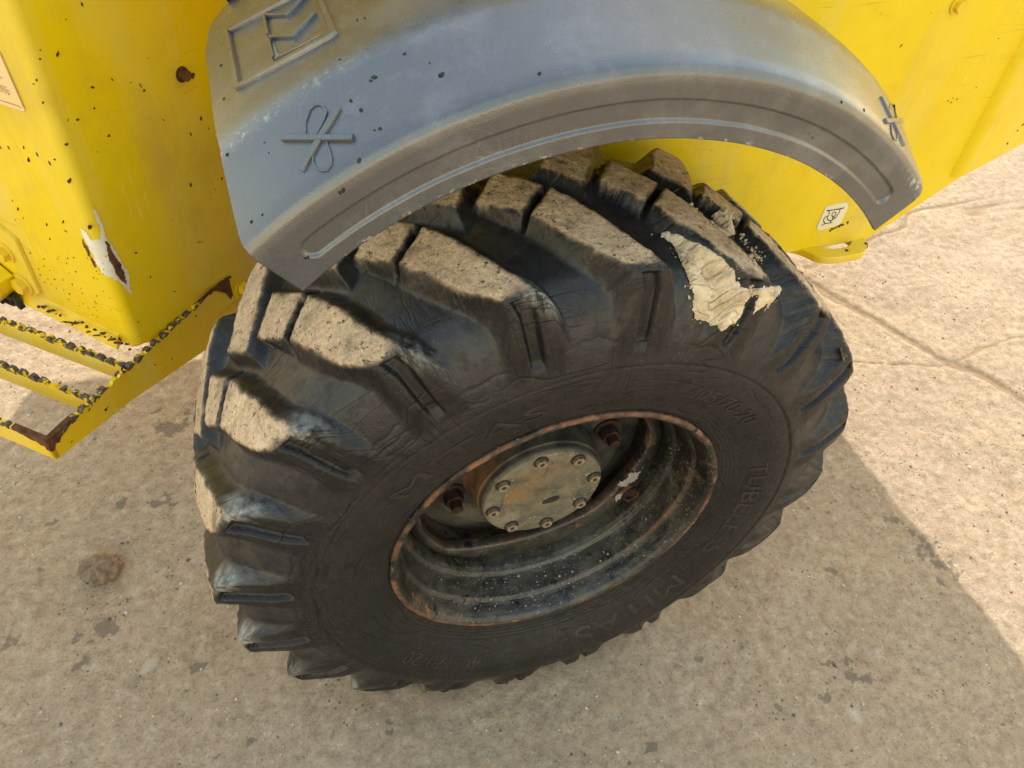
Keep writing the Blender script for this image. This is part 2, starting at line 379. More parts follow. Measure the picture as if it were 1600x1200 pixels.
Ml.set('Base Color', Ml.mix(Ml.rng(Ml.noise(30, 4), 0.4, 0.6), (0.010, 0.0095, 0.009), (0.026, 0.022, 0.018))); LET = Ml.m

# ------------------------------------------------------------------ ground
def axis(lo, hi, step, far):
    a = np.arange(lo, hi, step); out = [a]
    l = []; p = lo; s = step
    while p > -far: s *= 1.35; p -= s; l.append(p)
    r = []; p = a[-1]; s = step
    while p < far: s *= 1.35; p += s; r.append(p)
    return np.concatenate([np.array(l[::-1]), a, np.array(r)])
gx = axis(-1.25, 1.95, 0.0055, 90); gy = axis(-0.75, 1.35, 0.0055, 90)
GX, GY = np.meshgrid(gx, gy, indexing='ij')
fade = sstep(6, 2.2, np.hypot(GX - 0.3, GY - 0.3))
H = (0.006 * fbm(GX * 2.2, GY * 2.2, 3, 3) + 0.0045 * fbm(GX * 11, GY * 11, 4, 11) + 0.0022 * fbm(GX * 55, GY * 55, 3, 21))
def seg_dist(X, Y, pts):
    d = np.full(X.shape, 9.0)
    for (x0, y0), (x1, y1) in zip(pts[:-1], pts[1:]):
        L = (x1 - x0) ** 2 + (y1 - y0) ** 2
        t = np.clip(((X - x0) * (x1 - x0) + (Y - y0) * (y1 - y0)) / L, 0, 1)
        d = np.minimum(d, np.hypot(X - x0 - t * (x1 - x0), Y - y0 - t * (y1 - y0)))
    return d
wob = 0.030 * fbm(GX * 7, GY * 7, 6, 40, .62); wob2 = 0.030 * fbm(GX * 7, GY * 7, 6, 50, .62)
crack = np.zeros_like(GX)
CR = [([(1262, 440), (1330, 478), (1385, 512), (1440, 540), (1482, 562), (1540, 592), (1640, 650), (1800, 735), (2050, 900)], 0.026, 0.011),
      ([(1262, 420), (1330, 395), (1400, 355), (1440, 325), (1500, 318), (1640, 326), (1850, 300), (2150, 330)], 0.014, 0.008),
      ([(1505, 322), (1545, 345), (1640, 400), (1800, 470), (2000, 640)], 0.014, 0.007),
      ([(1320, 571), (1390, 569), (1450, 567), (1480, 562)], 0.007, 0.006),
      ([(1490, 560), (1560, 535), (1640, 525), (1800, 470)], 0.010, 0.004)]
for px, wd, dp in CR:
    pts = [on_z(p, 0)[:2] for p in px]
    d = seg_dist(GX + wob, GY + wob2, pts)
    wl = wd * (0.75 + 0.5 * vnoise(GX * 9, GY * 9, 61))
    mk = sstep(wl, wl * 0.25, d); crack = np.maximum(crack, mk)
    H -= dp * .6 * mk
stain = np.zeros_like(GX); pale = np.zeros_like(GX)
def spots(lst, arr):
    for px, rx, ang in lst:
        p = on_z(px, 0)
        q = np.hypot((GX - p[0]) * math.cos(ang) + (GY - p[1]) * math.sin(ang), 1.7 * (-(GX - p[0]) * math.sin(ang) + (GY - p[1]) * math.cos(ang)))
        q = q + rx * 1.5 * fbm(GX * 45, GY * 45, 4, 71) + rx * .6 * fbm(GX * 140, GY * 140, 2, 72)
        np.maximum(arr, sstep(rx * 1.2, rx * 0.0, q) * .9, out=arr)
spots([((1215, 1110), .020, .4), ((1290, 1085), .024, .9), ((1440, 850), .065, .9), ((1475, 890), .055, .5), ((1395, 808), .022, 0), ((1345, 765), .012, 0),
       ((1305, 893), .014, .3), ((1335, 897), .010, .3), ((1345, 850), .018, 1.2), ((608, 1132), .022, 1.2), ((340, 1180), .020, .2), ((395, 1158), .014, .2),
       ((135, 1035), .028, .2), ((310, 1042), .018, .3), ((60, 887), .016, 0), ((165, 985), .05, .5), ((28, 1000), .03, .2), ((250, 640), .022, .2), ((265, 665), .06, .2),
       ((250, 668), .03, .2), ((180, 790), .022, .2), ((85, 815), .018, .2), ((520, 775), .02, 0), ((255, 785), .04, .6), ((1020, 1165), .02, .5), ((1310, 1050), .05, .3),
       ((1360, 1065), .03, .8), ((1400, 1100), .016, .8), ((1290, 890), .012, 0), ((1583, 945), .008, .5), ((1090, 1030), .012, .1), ((190, 960), .012, .1), ((97, 926), .010, .1)], stain)
spots([((250, 635), .012, .2), ((228, 1045), .02, .3), ((270, 1010), .01, .3), ((1500, 960), .010, .2), ((1295, 718), .03, .1), ((905, 1040), .007, .1), ((1265, 995), .012, 1.3), ((1330, 1110), .04, .3)], pale)
H += 0.004 * pale - 0.0015 * stain
H *= fade
H[(GX > -.3) & (GX < .3) & (GY > -.15) & (GY < .3)] = np.minimum(H[(GX > -.3) & (GX < .3) & (GY > -.15) & (GY < .3)], 0.0)
me = mesh_np('ground', np.stack([GX, GY, H], -1).reshape(-1, 3), grid_faces(len(gx), len(gy)))
fattr(me, 'crack', crack); fattr(me, 'stain', stain); fattr(me, 'pale', pale)
ground = link('ground', me, GRD, kind='structure')
ground['label'] = 'dusty tan concrete yard with sand filled cracks'

# loose grit
V, Fc, sh = [], [], []
ico = bmesh.new(); bmesh.ops.create_icosphere(ico, subdivisions=1, radius=1)
iv = np.array([v.co[:] for v in ico.verts]); itri = np.array([[v.index for v in f.verts] for f in ico.faces]); ico.free()
for k in range(4600):
    x = RNG.uniform(-1.2, 1.9); y = RNG.uniform(-0.7, 1.3)
    if vnoise(x * 3, y * 3, 5) < RNG.uniform(0.1, 0.75): continue
    if abs(x) < .3 and abs(y - .07) < .25: continue
    s = 0.0011 + 0.0028 * RNG.random() ** 3
    q = iv * (1 + RNG.uniform(-.3, .3, iv.shape)) * s * np.array([1.2, 1, .7])
    a = RNG.uniform(0, 2 * PI); q = q @ np.array([[math.cos(a), -math.sin(a), 0], [math.sin(a), math.cos(a), 0], [0, 0, 1]])
    i, j = np.abs(gx - x).argmin(), np.abs(gy - y).argmin()
    Fc.append(itri + len(V) * 12); V.append(q + np.array([x, y, H[i, j] + s * 0.3])); sh.append(np.full(12, RNG.choice([RNG.uniform(0, .3), RNG.uniform(.5, 1)], p=[.55, .45])))
me = mesh_np('gravel', np.concatenate(V), np.concatenate(Fc), False); fattr(me, 'shade', np.concatenate(sh))
gr = link('gravel', me, GRAV, kind='stuff'); gr['label'] = 'loose grit and crumbs scattered on the concrete'; gr['category'] = 'gravel'

def lump(name, p, r, mat, seed, flat=0.6, parent=None):
    bm = bmesh.new(); bmesh.ops.create_icosphere(bm, subdivisions=4, radius=1)
    from mathutils import noise as mn
    for v in bm.verts:
        c = v.co.normalized(); o = Vector((seed * 3.7, seed, -seed))
        k = 1 + 0.35 * mn.noise(c * 1.6 + o) + 0.22 * mn.noise(c * 4 + o) + 0.10 * mn.noise(c * 9 + o)
        v.co = Vector((c.x * k * r, c.y * k * r * .85, c.z * k * r * flat))
        if v.co.z < -r * .25 * flat: v.co.z = -r * .25 * flat
    o = bm_obj(name, bm, mat, parent, 60); o.location = p; return o
p = on_z((158, 893), 0)
o = lump('mud_clod', (p[0], p[1], 0.012), 0.040, MUD, 2.3, 0.55); tag(o, 'brown lump of dried mud lying alone on concrete left of the tyre', 'mud clod')
p = on_z((174, 876), 0)
o = lump('mud_clod', (p[0], p[1], 0.004), 0.014, MUD, 5.1, 0.5); tag(o, 'small mud crumb just behind the bigger mud lump on concrete', 'mud clod')

# ------------------------------------------------------------------ the machine
loader = D.objects.new('wheel_loader', None); COL.objects.link(loader); loader.empty_display_size = 0.3
tag(loader, 'yellow wheel loader with worn muddy tyre under grey plastic fender', 'wheel loader')

# ---------- tyre
Y0 = 0.07                                        # centre plane of the tyre
CC = np.array([(0, .527), (.05, .526), (.10, .522), (.135, .513), (.155, .498), (.170, .478), (.182, .455), (.191, .432), (.197, .410), (.200, .388), (.199, .366), (.194, .345), (.187, .326), (.180, .310), (.175, .298), (.171, .287), (.166, .276)])
EE = np.array([(0, .549), (.05, .548), (.10, .5455), (.145, .541), (.1675, .5365), (.1745, .520), (.182, .496), (.1915, .462), (.1975, .425)])
nE = len(EE)
def arclen(P): return np.concatenate([[0], np.cumsum(np.hypot(*np.diff(P, axis=0).T))])
tc = arclen(CC)
def chain(P, t, q):
    return np.stack([np.interp(q, t, P[:, 0]), np.interp(q, t, P[:, 1])], -1)
Lq = tc[-1]; qsh = tc[nE - 1]
q_out = np.concatenate([np.arange(0, tc[4] - .006, .0026), np.arange(tc[4] - .006, tc[5] + .01, .0013), np.arange(tc[5] + .01, qsh, .0024), np.arange(qsh, Lq, .0017), [Lq]])
q_in = np.concatenate([np.arange(0.0026, tc[6], .0032), np.arange(tc[6], Lq, .012), [Lq]])
qs = np.concatenate([q_out[::-1], -q_in])          # from the outer bead over the crown to the inner bead
qa = np.abs(qs); sg = np.sign(qs); sg[sg == 0] = 1
def smooth_chain(P, q):
    # gently rounded version of the polyline
    acc = 0
    for k, wgt in ((-.009, .2), (-.004, .3), (.004, .3), (.009, .2)):
        acc = acc + wgt * chain(P, tc[:len(P)], np.clip(np.abs(q + k), 0, tc[len(P) - 1]))
    return acc
Cp = smooth_chain(CC, qa); Cp[:, 0] = np.interp(qa, tc, CC[:, 0]) * .5 + Cp[:, 0] * .5
Ex = sum(wg * chain(EE, tc[:nE], np.clip(np.abs(qa + kk), 0, qsh)) for kk, wg in ((-.008, .2), (-.004, .2), (0, .2), (.004, .2), (.008, .2)))
past = qa >= qsh
Ex[past] = Cp[past]
blend = sstep(qsh - .02, qsh, qa)[:, None]
Ex = Ex * (1 - blend) + Cp * blend
NP = 1440
phi = np.linspace(-90, 270, NP, endpoint=False)
PH, Q = np.meshgrid(phi, qs, indexing='ij')
NQ = len(qs)
WE = np.broadcast_to(Ex[:, 0] * sg, PH.shape)      # lug coordinate across the tread (outer side positive)
sh_extra = np.maximum(0, np.minimum(qa, qsh + .05) - tc[4])
WE = WE + np.broadcast_to(sh_extra * sg * 0.6, PH.shape)
PITCH = 18.0
xsN, xsP = PH * (PI / 180) * .54, WE
edge = 0.0013 * fbm(xsN * 70, xsP * 70, 3, 7) + 0.0022 * fbm(xsN * 17, xsP * 17, 3, 9)
Fw = np.array([-.08, -.062, -.013, 0, .024, .07, .12, .155, .172, .20, .26]); Fp = np.array([98.6, 97.4, 92.6, 91.6, 89.6, 87.0, 84.4, 82.2, 81.2, 80.2, 79.4])
Rw = np.array([-.03, .004, .045, .08, .112, .140, .158, .172, .20, .26]); Rp = np.array([106.0, 102.0, 96.8, 94.6, 92.6, 90.4, 88.2, 87.0, 86.6, 87.6])
K = .54 * PI / 180
def lug(PHd, Wd, mid=True):
    """signed distance (m, >0 inside) of the lug of one hand and the block face mask"""
    base = np.interp(Wd, (Fw[:-1] + Fw[1:]) / 2, (Fp[:-1] + Fp[1:]) / 2)
    rel = (PHd - base + PITCH / 2 - 1.0) % PITCH - PITCH / 2 + 1.0 + base
    dF = (rel - np.interp(Wd, Fw, Fp)) * K * .72
    dR = (np.interp(Wd, Rw, Rp) - rel) * K * .72
    d = np.minimum(dF, dR)
    sip = (Wd - (.047 + .0100 * (rel - 96.35)) + .0055) * .70      # >0 on the outer block
    if mid:
        inner = (Wd - (.004 + .0125 * (rel - 102.9))) * .62
        d = np.minimum(d, inner)
        slot = np.abs(sip) - .0042
    else:
        d = np.minimum(d, sip - .004); slot = np.full_like(d, 1.0)
    return d, slot
d1, slot = lug(PH, WE, True)
d2, _ = lug(PH + 5.0, -WE, False)
d1 = d1 + edge; d2 = d2 + edge
wall = 0.016 + .003 * sstep(.10, .19, WE)
def wallp(w0, d): return sstep(0, 1, np.clip((d + w0) / (w0 + .0045), 0, 1) ** 1.1)
m1 = wallp(wall, d1) * (1 - 0.92 * (1 - sstep(-.0025, .002, slot)))
m2 = wallp(.018, d2)
M_ = np.maximum(m1, m2)
dmax = np.maximum(np.minimum(d1, slot), d2)
# every lug is worn a little differently
lugid = np.floor((PH - 78) / PITCH).astype(int)
wear = 0.0035 * (vnoise(lugid * 3.3, 0 * PH, 77) - .5) * 2
Cb = np.broadcast_to(Cp[None], PH.shape + (2,)); Eb = np.broadcast_to(Ex[None], PH.shape + (2,))
Wp = Cb[..., 0] + M_ * (Eb[..., 0] - Cb[..., 0]); Rp_ = Cb[..., 1] + M_ * (Eb[..., 1] - Cb[..., 1])
on_tread = sstep(.172, .150, np.abs(Cb[..., 0]))
shoulder = sstep(tc[4], tc[5], np.broadcast_to(qa, PH.shape)) * sstep(qsh + .005, qsh - .03, np.broadcast_to(qa, PH.shape)) * (Q > 0)
Rp_ = Rp_ + M_ * on_tread * (wear + .0016 * fbm(xsN * 40, xsP * 40, 4, 31) + .0012 * fbm(xsN * 160, xsP * 160, 2, 33))
# hollow notch moulded into the outer face of every lug
mid_phi = (np.interp(WE, Fw, Fp) + np.interp(WE, Rw, Rp)) / 2
relc = ((PH - mid_phi + 9) % PITCH - 9)
qn0, qn1 = tc[4] + .012, qsh - .014
inq = np.minimum(Q - qn0, qn1 - Q)
nd = np.minimum(.0118 - np.abs(relc - .3) * K, np.minimum(inq + .004, .02))
notch = sstep(-.0015, .0045, nd) * (Q > 0)
Wp = Wp - notch * .0095 * sg; Rp_ = Rp_ - notch * .006
# sidewall rings
Rc = Rp_.copy()
side = sstep(qsh - .02, qsh + .01, np.broadcast_to(qa, PH.shape)) * (Q > 0)
ring = np.exp(-((Rc - .401) / .0022) ** 2) * -.0014 + sstep(.401, .4035, Rc) * sstep(.43, .41, Rc) * .0016
for rr in (.2945, .3005, .3065, .3125): ring = ring + np.exp(-((Rc - rr) / .0011) ** 2) * .0012
Wp = Wp + side * ring
Wp = Wp + side * .0010 * fbm(xsN * 14, Q * 30, 4, 55)
# deep weather splits running round the flank
sp = np.zeros_like(PH)
for a0, a1, r0, r1, dep in ((150, 196, .430, .418, 1), (160, 205, .405, .400, .8), (148, 172, .385, .392, .7), (118, 140, .438, .428, .8), (176, 200, .365, .36, .7), (100, 122, .437, .442, .6), (70, 92, .43, .425, .5), (128, 150, .352, .36, .5), (155, 186, .442, .432, .9), (165, 200, .418, .412, .9), (172, 192, .392, .384, .7), (140, 168, .408, .415, .9), (110, 134, .417, .422, .7), (182, 204, .44, .43, .7), (120, 141, .45, .44, .7), (84, 108, .445, .449, .6), (58, 78, .447, .44, .6), (186, 206, .372, .366, .6)):
    t = np.clip((PH - a0) / (a1 - a0), 0, 1); rr = r0 + (r1 - r0) * t + .006 * fbm(PH * .35, PH * 0, 3, 90)
    sp = np.maximum(sp, np.exp(-((Rc - rr) / .0016) ** 2) * sstep(0, .12, t) * sstep(1, .88, t) * dep * (PH > a0) * (PH < a1) * sstep(.28, .40, vnoise(PH * .22 + dep * 31, PH * 0, 91)))
Wp = Wp - sp * .0014 * (Q > 0)
# weight on the tyre: flattened foot and bulging flank
bul = np.exp(-((((PH + 90 + 180) % 360) - 180) / 52) ** 2) * sstep(.29, .40, Rc) * sstep(.54, .45, Rc)
Wp = Wp + bul * .020 * np.broadcast_to(sg, PH.shape)
A = np.radians(PH)
X = Rp_ * np.cos(A); Z = AX + Rp_ * np.sin(A); Yv = Y0 - Wp * np.where(Q == 0, 1, np.broadcast_to(sg, PH.shape)) * 1.0
Yv = Y0 - np.abs(Wp) * np.broadcast_to(sg, PH.shape)
Z = np.where(Z < .02, .002 + (Z - .002) * .12 * (Z > .002), Z)
TV = np.stack([X, Yv, Z], -1)
me = mesh_np('tyre', TV.reshape(-1, 3), grid_faces(NP, NQ, True)[:, ::-1])
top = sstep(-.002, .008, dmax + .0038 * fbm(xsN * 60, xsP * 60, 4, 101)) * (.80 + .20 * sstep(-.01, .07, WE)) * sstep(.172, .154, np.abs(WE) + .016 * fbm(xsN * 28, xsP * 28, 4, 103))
sc = np.exp(-((WE - .178) / .022) ** 2) * sstep(-.012, .0, d1) * sstep(.030, .004, (PH - mid_phi + 9) % PITCH * K - 9 * K + .022) * (PH > 85)
sc = np.maximum(sc, .8 * sstep(-.016, -.004, d1) * sstep(.002, -.004, d1) * sstep(.12, .16, WE) * sstep(.215, .17, WE) * (PH > 85) * (relc < 0))
fattr(me, 'void', (1 - M_) * sstep(qsh + .01, qsh - .04, np.broadcast_to(qa, PH.shape))); top = np.maximum(top, .10 * sstep(-.028, -.004, dmax) * sstep(.17, .13, np.abs(WE)) * sstep(-.5, 1.5, relc) * (d1 >= d2) * (vnoise(xsN * 30, xsP * 30, 131) > .3)); fattr(me, 'dirt', top); fattr(me, 'scuff_sheen', np.clip(sc, 0, 1)); fattr(me, 'side', side); fattr(me, 'split', sp)
fattr(me, 'pol', np.stack([PH * K, Q, PH * 0], -1), 'FLOAT_VECTOR')
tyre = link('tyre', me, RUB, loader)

def side_y(r, ph):
    wv = np.interp(r, CC[::-1, 1], CC[::-1, 0])
    b = math.exp(-((((ph + 90 + 180) % 360) - 180) / 52) ** 2) * float(sstep(.29, .40, np.array(r)) * sstep(.54, .45, np.array(r)))
    return Y0 - wv - b * .020
def tyre_text(txt, a0, a1, r0, size):
    cu = D.curves.new('t', 'FONT'); cu.body = txt; cu.size = 1.0; cu.extrude = .5; cu.resolution_u = 3
    ob = D.objects.new('t', cu); COL.objects.link(ob)
    bpy.context.view_layer.update()
    dg = bpy.context.evaluated_depsgraph_get(); mm = D.meshes.new_from_object(ob.evaluated_get(dg))
    D.objects.remove(ob)
    bm = bmesh.new(); bm.from_mesh(mm); D.meshes.remove(mm)
    bmesh.ops.subdivide_edges(bm, edges=[e for e in bm.edges if e.calc_length() > .25], cuts=2)
    x0 = min(v.co.x for v in bm.verts); x1 = max(v.co.x for v in bm.verts)
    for v in bm.verts:
        ph = a0 + (a1 - a0) * (v.co.x - x0) / (x1 - x0); r = r0 + v.co.y * size
        y = side_y(r, ph) - (.0007 if v.co.z > 0 else -.002)
        v.co = Vector((r * math.cos(rad(ph)), y, AX + r * math.sin(rad(ph))))
    return bm_obj('raised_lettering', bm, LET, tyre, 20)
tyre_text('MITAS', 140, 101, .337, .050)
tyre_text('MITAS', -41, -80, .337, .050)
tyre_text('405/70-20', 66, 38, .340, .038)
tyre_text('405/70-20', -112, -140, .345, .038)
tyre_text('TUBELESS', 16, -28, .335, .042)
tyre_text('JMP 65', 93, 84, .318, .012)

# lumps of pale clay stuck to the torn lug: skin lifted off the tyre surface
def project(P):
    d = P - CAM; zc = d @ VZ
    return 800 + F_PX * (d @ VX) / zc, 600 + F_PX * (d @ VY) / zc
def poly_sd(x, y, poly):
    """signed distance in px, >0 inside"""
    P = np.array(poly, float); ins = np.zeros(x.shape, bool); d = np.full(x.shape, 1e9)
    for (x0, y0), (x1, y1) in zip(P, np.roll(P, -1, 0)):
        c = ((y0 > y) != (y1 > y)) & (x < (x1 - x0) * (y - y0) / (y1 - y0 + 1e-12) + x0); ins ^= c
        L = (x1 - x0) ** 2 + (y1 - y0) ** 2
        t = np.clip(((x - x0) * (x1 - x0) + (y - y0) * (y1 - y0)) / L, 0, 1)
        d = np.minimum(d, np.hypot(x - x0 - t * (x1 - x0), y - y0 - t * (y1 - y0)))
    return np.where(ins, d, -d)
def biggest(F0, n):
    lab = np.arange(n)
    for _ in range(400):
        mn_ = lab[F0].min(1); new = lab.copy(); np.minimum.at(new, F0.ravel(), np.repeat(mn_, 4)); new = new[new]
        if (new == lab).all(): break
        lab = new
    l = lab[F0[:, 0]]; u_, c_ = np.unique(l, return_counts=True); return F0[l == u_[c_.argmax()]]
def up3(a, k=3):
    n, m_ = a.shape; u_ = np.arange(0, n - 1 + 1e-9, 1 / k); v_ = np.arange(0, m_ - 1 + 1e-9, 1 / k)
    i = np.minimum(u_.astype(int), n - 2); f = (u_ - i)[:, None]; a = a[i] * (1 - f) + a[i + 1] * f
    j = np.minimum(v_.astype(int), m_ - 2); g = (v_ - j)[None]; return a[:, j] * (1 - g) + a[:, j + 1] * g
def clay(polys, ph0, ph1, q0, q1, thick, name='dried_clay'):
    i0, i1 = np.searchsorted(phi, ph0), np.searchsorted(phi, ph1)
    jj = np.where((qs < q1) & (qs > q0))[0]; j0, j1 = jj[0], jj[-1] + 1
    S = TV[i0:i1, j0:j1]
    A2 = up3(xsN[i0:i1, j0:j1]); B2 = up3(Q[i0:i1, j0:j1]); S = np.stack([up3(S[..., k]) for k in range(3)], -1)
    X2, Y2 = project(S); sd = np.max([poly_sd(X2, Y2, p) for p in polys], 0)
    sd = sd + 9 * fbm(A2 * 60, B2 * 60, 4, 5) - 1
    du = np.gradient(S, axis=0); dv = np.gradient(S, axis=1)
    N = np.cross(du, dv); N /= np.linalg.norm(N, axis=-1, keepdims=True) + 1e-12
    if (N[..., 1].mean() > 0) != False: N = -N
    t = thick * np.clip(sd / 6, 0, 1) ** .5 * (.6 + .9 * fbm(A2 * 38, B2 * 38, 4, 8) - .5 * np.exp(-(fbm(A2 * 26, B2 * 70, 3, 18) / .05) ** 2)) + .0002
    keep = sd > 0
    cand = np.argwhere((sd > -7) & (sd < 5))
    if len(cand) > 50:
        rgc_ = np.random.default_rng(len(cand)); Vq, Fq_ = [], []
        for kk, (a_, b_) in enumerate(cand[rgc_.integers(0, len(cand), 70)]):
            sz = .0007 + .0022 * rgc_.random() ** 2.5
            Vq.append(iv * (1 + rgc_.uniform(-.35, .35, iv.shape)) * sz + S[a_, b_] + N[a_, b_] * sz * .4); Fq_.append(itri + 12 * kk)
        link('clay_crumbs', mesh_np('clay_crumbs', np.concatenate(Vq), np.concatenate(Fq_), False), CLAY, tyre, 'stuff')
    Pp = S + N * np.maximum(t, .0004)[..., None]
    nu, nv = keep.shape; F0 = grid_faces(nu, nv); kf = keep.ravel()[F0].all(1); F0 = F0[kf]
    if not len(F0): return None
    F0 = biggest(F0, nu * nv)
    used = np.unique(F0); remap = -np.ones(nu * nv, int); remap[used] = np.arange(len(used))
    me = mesh_np(name, Pp.reshape(-1, 3)[used], remap[F0]); return link(name, me, CLAY, tyre)
CQ = (40, 92, .02, qsh + .03, .0065)
clay([[(1017, 363), (1040, 357), (1090, 380), (1123, 400), (1150, 423), (1157, 447), (1217, 450), (1214, 462), (1197, 480), (1168, 505), (1172, 490), (1184, 462), (1165, 470), (1150, 507), (1127, 518), (1087, 497), (1080, 460), (1067, 420), (1047, 383)]], *CQ)
clay([[(1073, 290), (1097, 296), (1122, 316), (1146, 334), (1146, 366), (1128, 366), (1108, 344), (1088, 324)]], *CQ)
clay([[(1161, 370), (1170, 376), (1188, 405), (1180, 404)]], *CQ)

# ---------- rim
prof = [(-.070, .262), (-.088, .268), (-.094, .280), (-.099, .2855), (-.1045, .2845), (-.1065, .280), (-.1045, .2745), (-.099, .270), (-.088, .2665), (-.074, .2635), (-.071, .2635), (-.068, .259),
        (-.064, .2555), (-.050, .2535), (-.030, .2510), (-.022, .2490), (-.018, .243), (-.008, .2395), (.012, .2380), (.03, .236), (.19, .236), (.235, .262), (.24, .285)]
pp = np.array(prof); tt = arclen(pp); ts = np.unique(np.concatenate([np.arange(0, tt[-1], .0035), tt]))
pr = np.stack([np.interp(ts, tt, pp[:, 0]), np.interp(ts, tt, pp[:, 1])], 1)
V, Fq, R, T = lathe(pr, 360)
Yl = V[:, 1].copy()
rn_ = .0018 * fbm(T * 9, Yl * 60, 5, 3); V[:, 0] += rn_ * np.cos(T); V[:, 2] += rn_ * np.sin(T)
me = mesh_np('rim', V, Fq)
fattr(me, 'lip', np.maximum(sstep(-.0995, -.1035, Yl) * sstep(.2755, .2795, R), .6 * np.exp(-((Yl + .066) / .004) ** 2) * sstep(-1.0, -.5, -np.abs((T + .55 + PI) % (2 * PI) - PI))))
fattr(me, 'dust', sstep(.2, -.75, np.sin(T)))
rim = link('rim', me, RIM, loader)
# disc with a lobed opening
def ropen(t):
    def bp(c, wd): return np.exp(-(((t - rad(c) + PI) % (2 * PI) - PI) / rad(wd)) ** 2)
    return np.minimum(.160 + .046 * bp(-152, 34) + .05 * bp(28, 40) + .05 * bp(100, 45) + .046 * bp(170, 40) + .012 * bp(-42, 18), .212)
nt_, nr_ = 240, 16
th = np.linspace(0, 2 * PI, nt_, endpoint=False)
rows = []
ro = ropen(th)
rows.append((ro + .004, np.full(nt_, .020)))
rows.append((ro, np.full(nt_, .012))); rows.append((ro, np.full(nt_, .000))); rows.append((ro + .0025, np.full(nt_, -.0035)))
for k in np.linspace(0, 1, nr_)[1:]:
    rr = ro + .0025 + (.2385 - ro - .0025) * k
    rows.append((rr, np.full(nt_, -.0035 + .015 * k ** 1.6 - .004 * math.sin(PI * k))))
Rr = np.stack([r for r, _ in rows], 1); Yr = np.stack([y for _, y in rows], 1)
V = np.stack([Rr * np.cos(th)[:, None], Yr, AX + Rr * np.sin(th)[:, None]], -1).reshape(-1, 3)
me = mesh_np('wheel_disc', V, grid_faces(nt_, len(rows), True))
fattr(me, 'lip', np.broadcast_to((np.arange(len(rows)) < 4)[None] * .35, Rr.shape)); fattr(me, 'dust', np.broadcast_to(sstep(.1, -.9, np.sin(th))[:, None], Rr.shape) * .8)
link('wheel_disc', me, RIM, rim)
# bolt hole with bare grey paint beside it
def disc_patch(name, c, a, b, ang, mat, y, seed, n=26):
    rg = np.random.default_rng(seed); P = blob2d(rg, a, b, ang, n, .38)
    bm = bmesh.new(); prism(bm, [(c[0] + q[0], y, AX + c[1] + q[1]) for q in P], (0, -1, 0), .0015); return bm_obj(name, bm, mat, rim, 30)
hc = on_plane((985, 772), (0, -.004, 0), (0, 1, 0)); hx, hz = hc[0], hc[2] - AX
bm = bmesh.new()
for r, y0, y1 in ((.0175, -.004, -.009),):
    ring_o = [(hx + r * math.cos(a), hz + AX + r * math.sin(a)) for a in np.linspace(0, 2 * PI, 24, endpoint=False)]
    ring_i = [(hx + .6 * r * math.cos(a), hz + AX + .6 * r * math.sin(a)) for a in np.linspace(0, 2 * PI, 24, endpoint=False)]
    vo = [bm.verts.new((x, y0, z)) for x, z in ring_o]; vt = [bm.verts.new((hx + (x - hx) * .92, y1, hz + AX + (z - hz - AX) * .92)) for x, z in ring_o]
    vi = [bm.verts.new((x, y1 + .001, z)) for x, z in ring_i]; vb = [bm.verts.new((x, y1 + .007, z)) for x, z in ring_i]
    for i in range(24):
        j = (i + 1) % 24
        for a, b in ((vo, vt), (vt, vi), (vi, vb)): bm.faces.new([a[i], a[j], b[j], b[i]])
    bm.faces.new(vb)
bm_obj('bolt_hole', bm, NUTM, rim, 40)
for k, (q, a, b, an, mt) in enumerate([((988, 745), .016, .012, 1.2, GREY), ((974, 755), .009, .012, .5, GREY), ((966, 775), .006, .013, -.3, GREY), ((975, 764), .013, .007, .7, RUST)]):
    c = on_plane(q, (0, -.006, 0), (0, 1, 0)); disc_patch('paint_flake' if mt is GREY else 'rust_patch', (c[0], c[2] - AX), a, b, an, mt, -.0055 - .0006 * k, 30 + k)

Vc, Fc2, shc = [], [], []
rgq = np.random.default_rng(44)
for k in range(110):
    a = rgq.normal(-95, 30); y = rgq.uniform(-.094, -.022); r = np.interp(y, [-.094, -.074, -.066, -.05, -.022], [.2675, .2632, .2555, .2532, .2488])
    s_ = .0010 + .0024 * rgq.random() ** 3; r -= s_ * .5; q = iv * (1 + rgq.uniform(-.3, .3, iv.shape)) * s_
    Vc.append(q + np.array([r * math.cos(rad(a)), y, AX + r * math.sin(rad(a))])); Fc2.append(itri + 12 * k); shc.append(np.full(12, rgq.uniform(.0, .45)))
me = mesh_np('dirt_crumbs', np.concatenate(Vc), np.concatenate(Fc2), False); fattr(me, 'shade', np.concatenate(shc)); link('dirt_crumbs', me, GRAV, rim, 'stuff')

# ---------- hub
HC = (0.0, 0.0)
hub_prof = [(.20, .0), (.20, .215), (.062, .215), (.060, .213), (.058, .190), (.050, .175), (.048, .126), (.040, .119), (.020, .116), (-.004, .114), (-.006, .1105), (-.017, .1085), (-.0215, .1065), (-.0225, .104), (-.0225, .077), (-.0195, .074), (-.0190, .070), (-.0205, .030), (-.0205, .0)]
pp = np.array(hub_prof); tt = arclen(pp); ts = np.unique(np.concatenate([np.arange(0, tt[-1], .006), tt]))
pr = np.stack([np.interp(ts, tt, pp[:, 0]), np.interp(ts, tt, pp[:, 1])], 1)
V, Fq, R, T = lathe(pr, 160)
me = mesh_np('hub', V[:, :], Fq); me.set_sharp_from_angle(angle=rad(40))
Mh = Mat('grimy_hub_casting', (0.05, 0.045, 0.04), 0.7, 0.3)
fr = Mh.attr('face'); n = Mh.noise(22, 6, .65)
cfl = Mh.mix(Mh.rng(n, .38, .66), (0.020, 0.020, 0.021), (0.075, 0.070, 0.055))
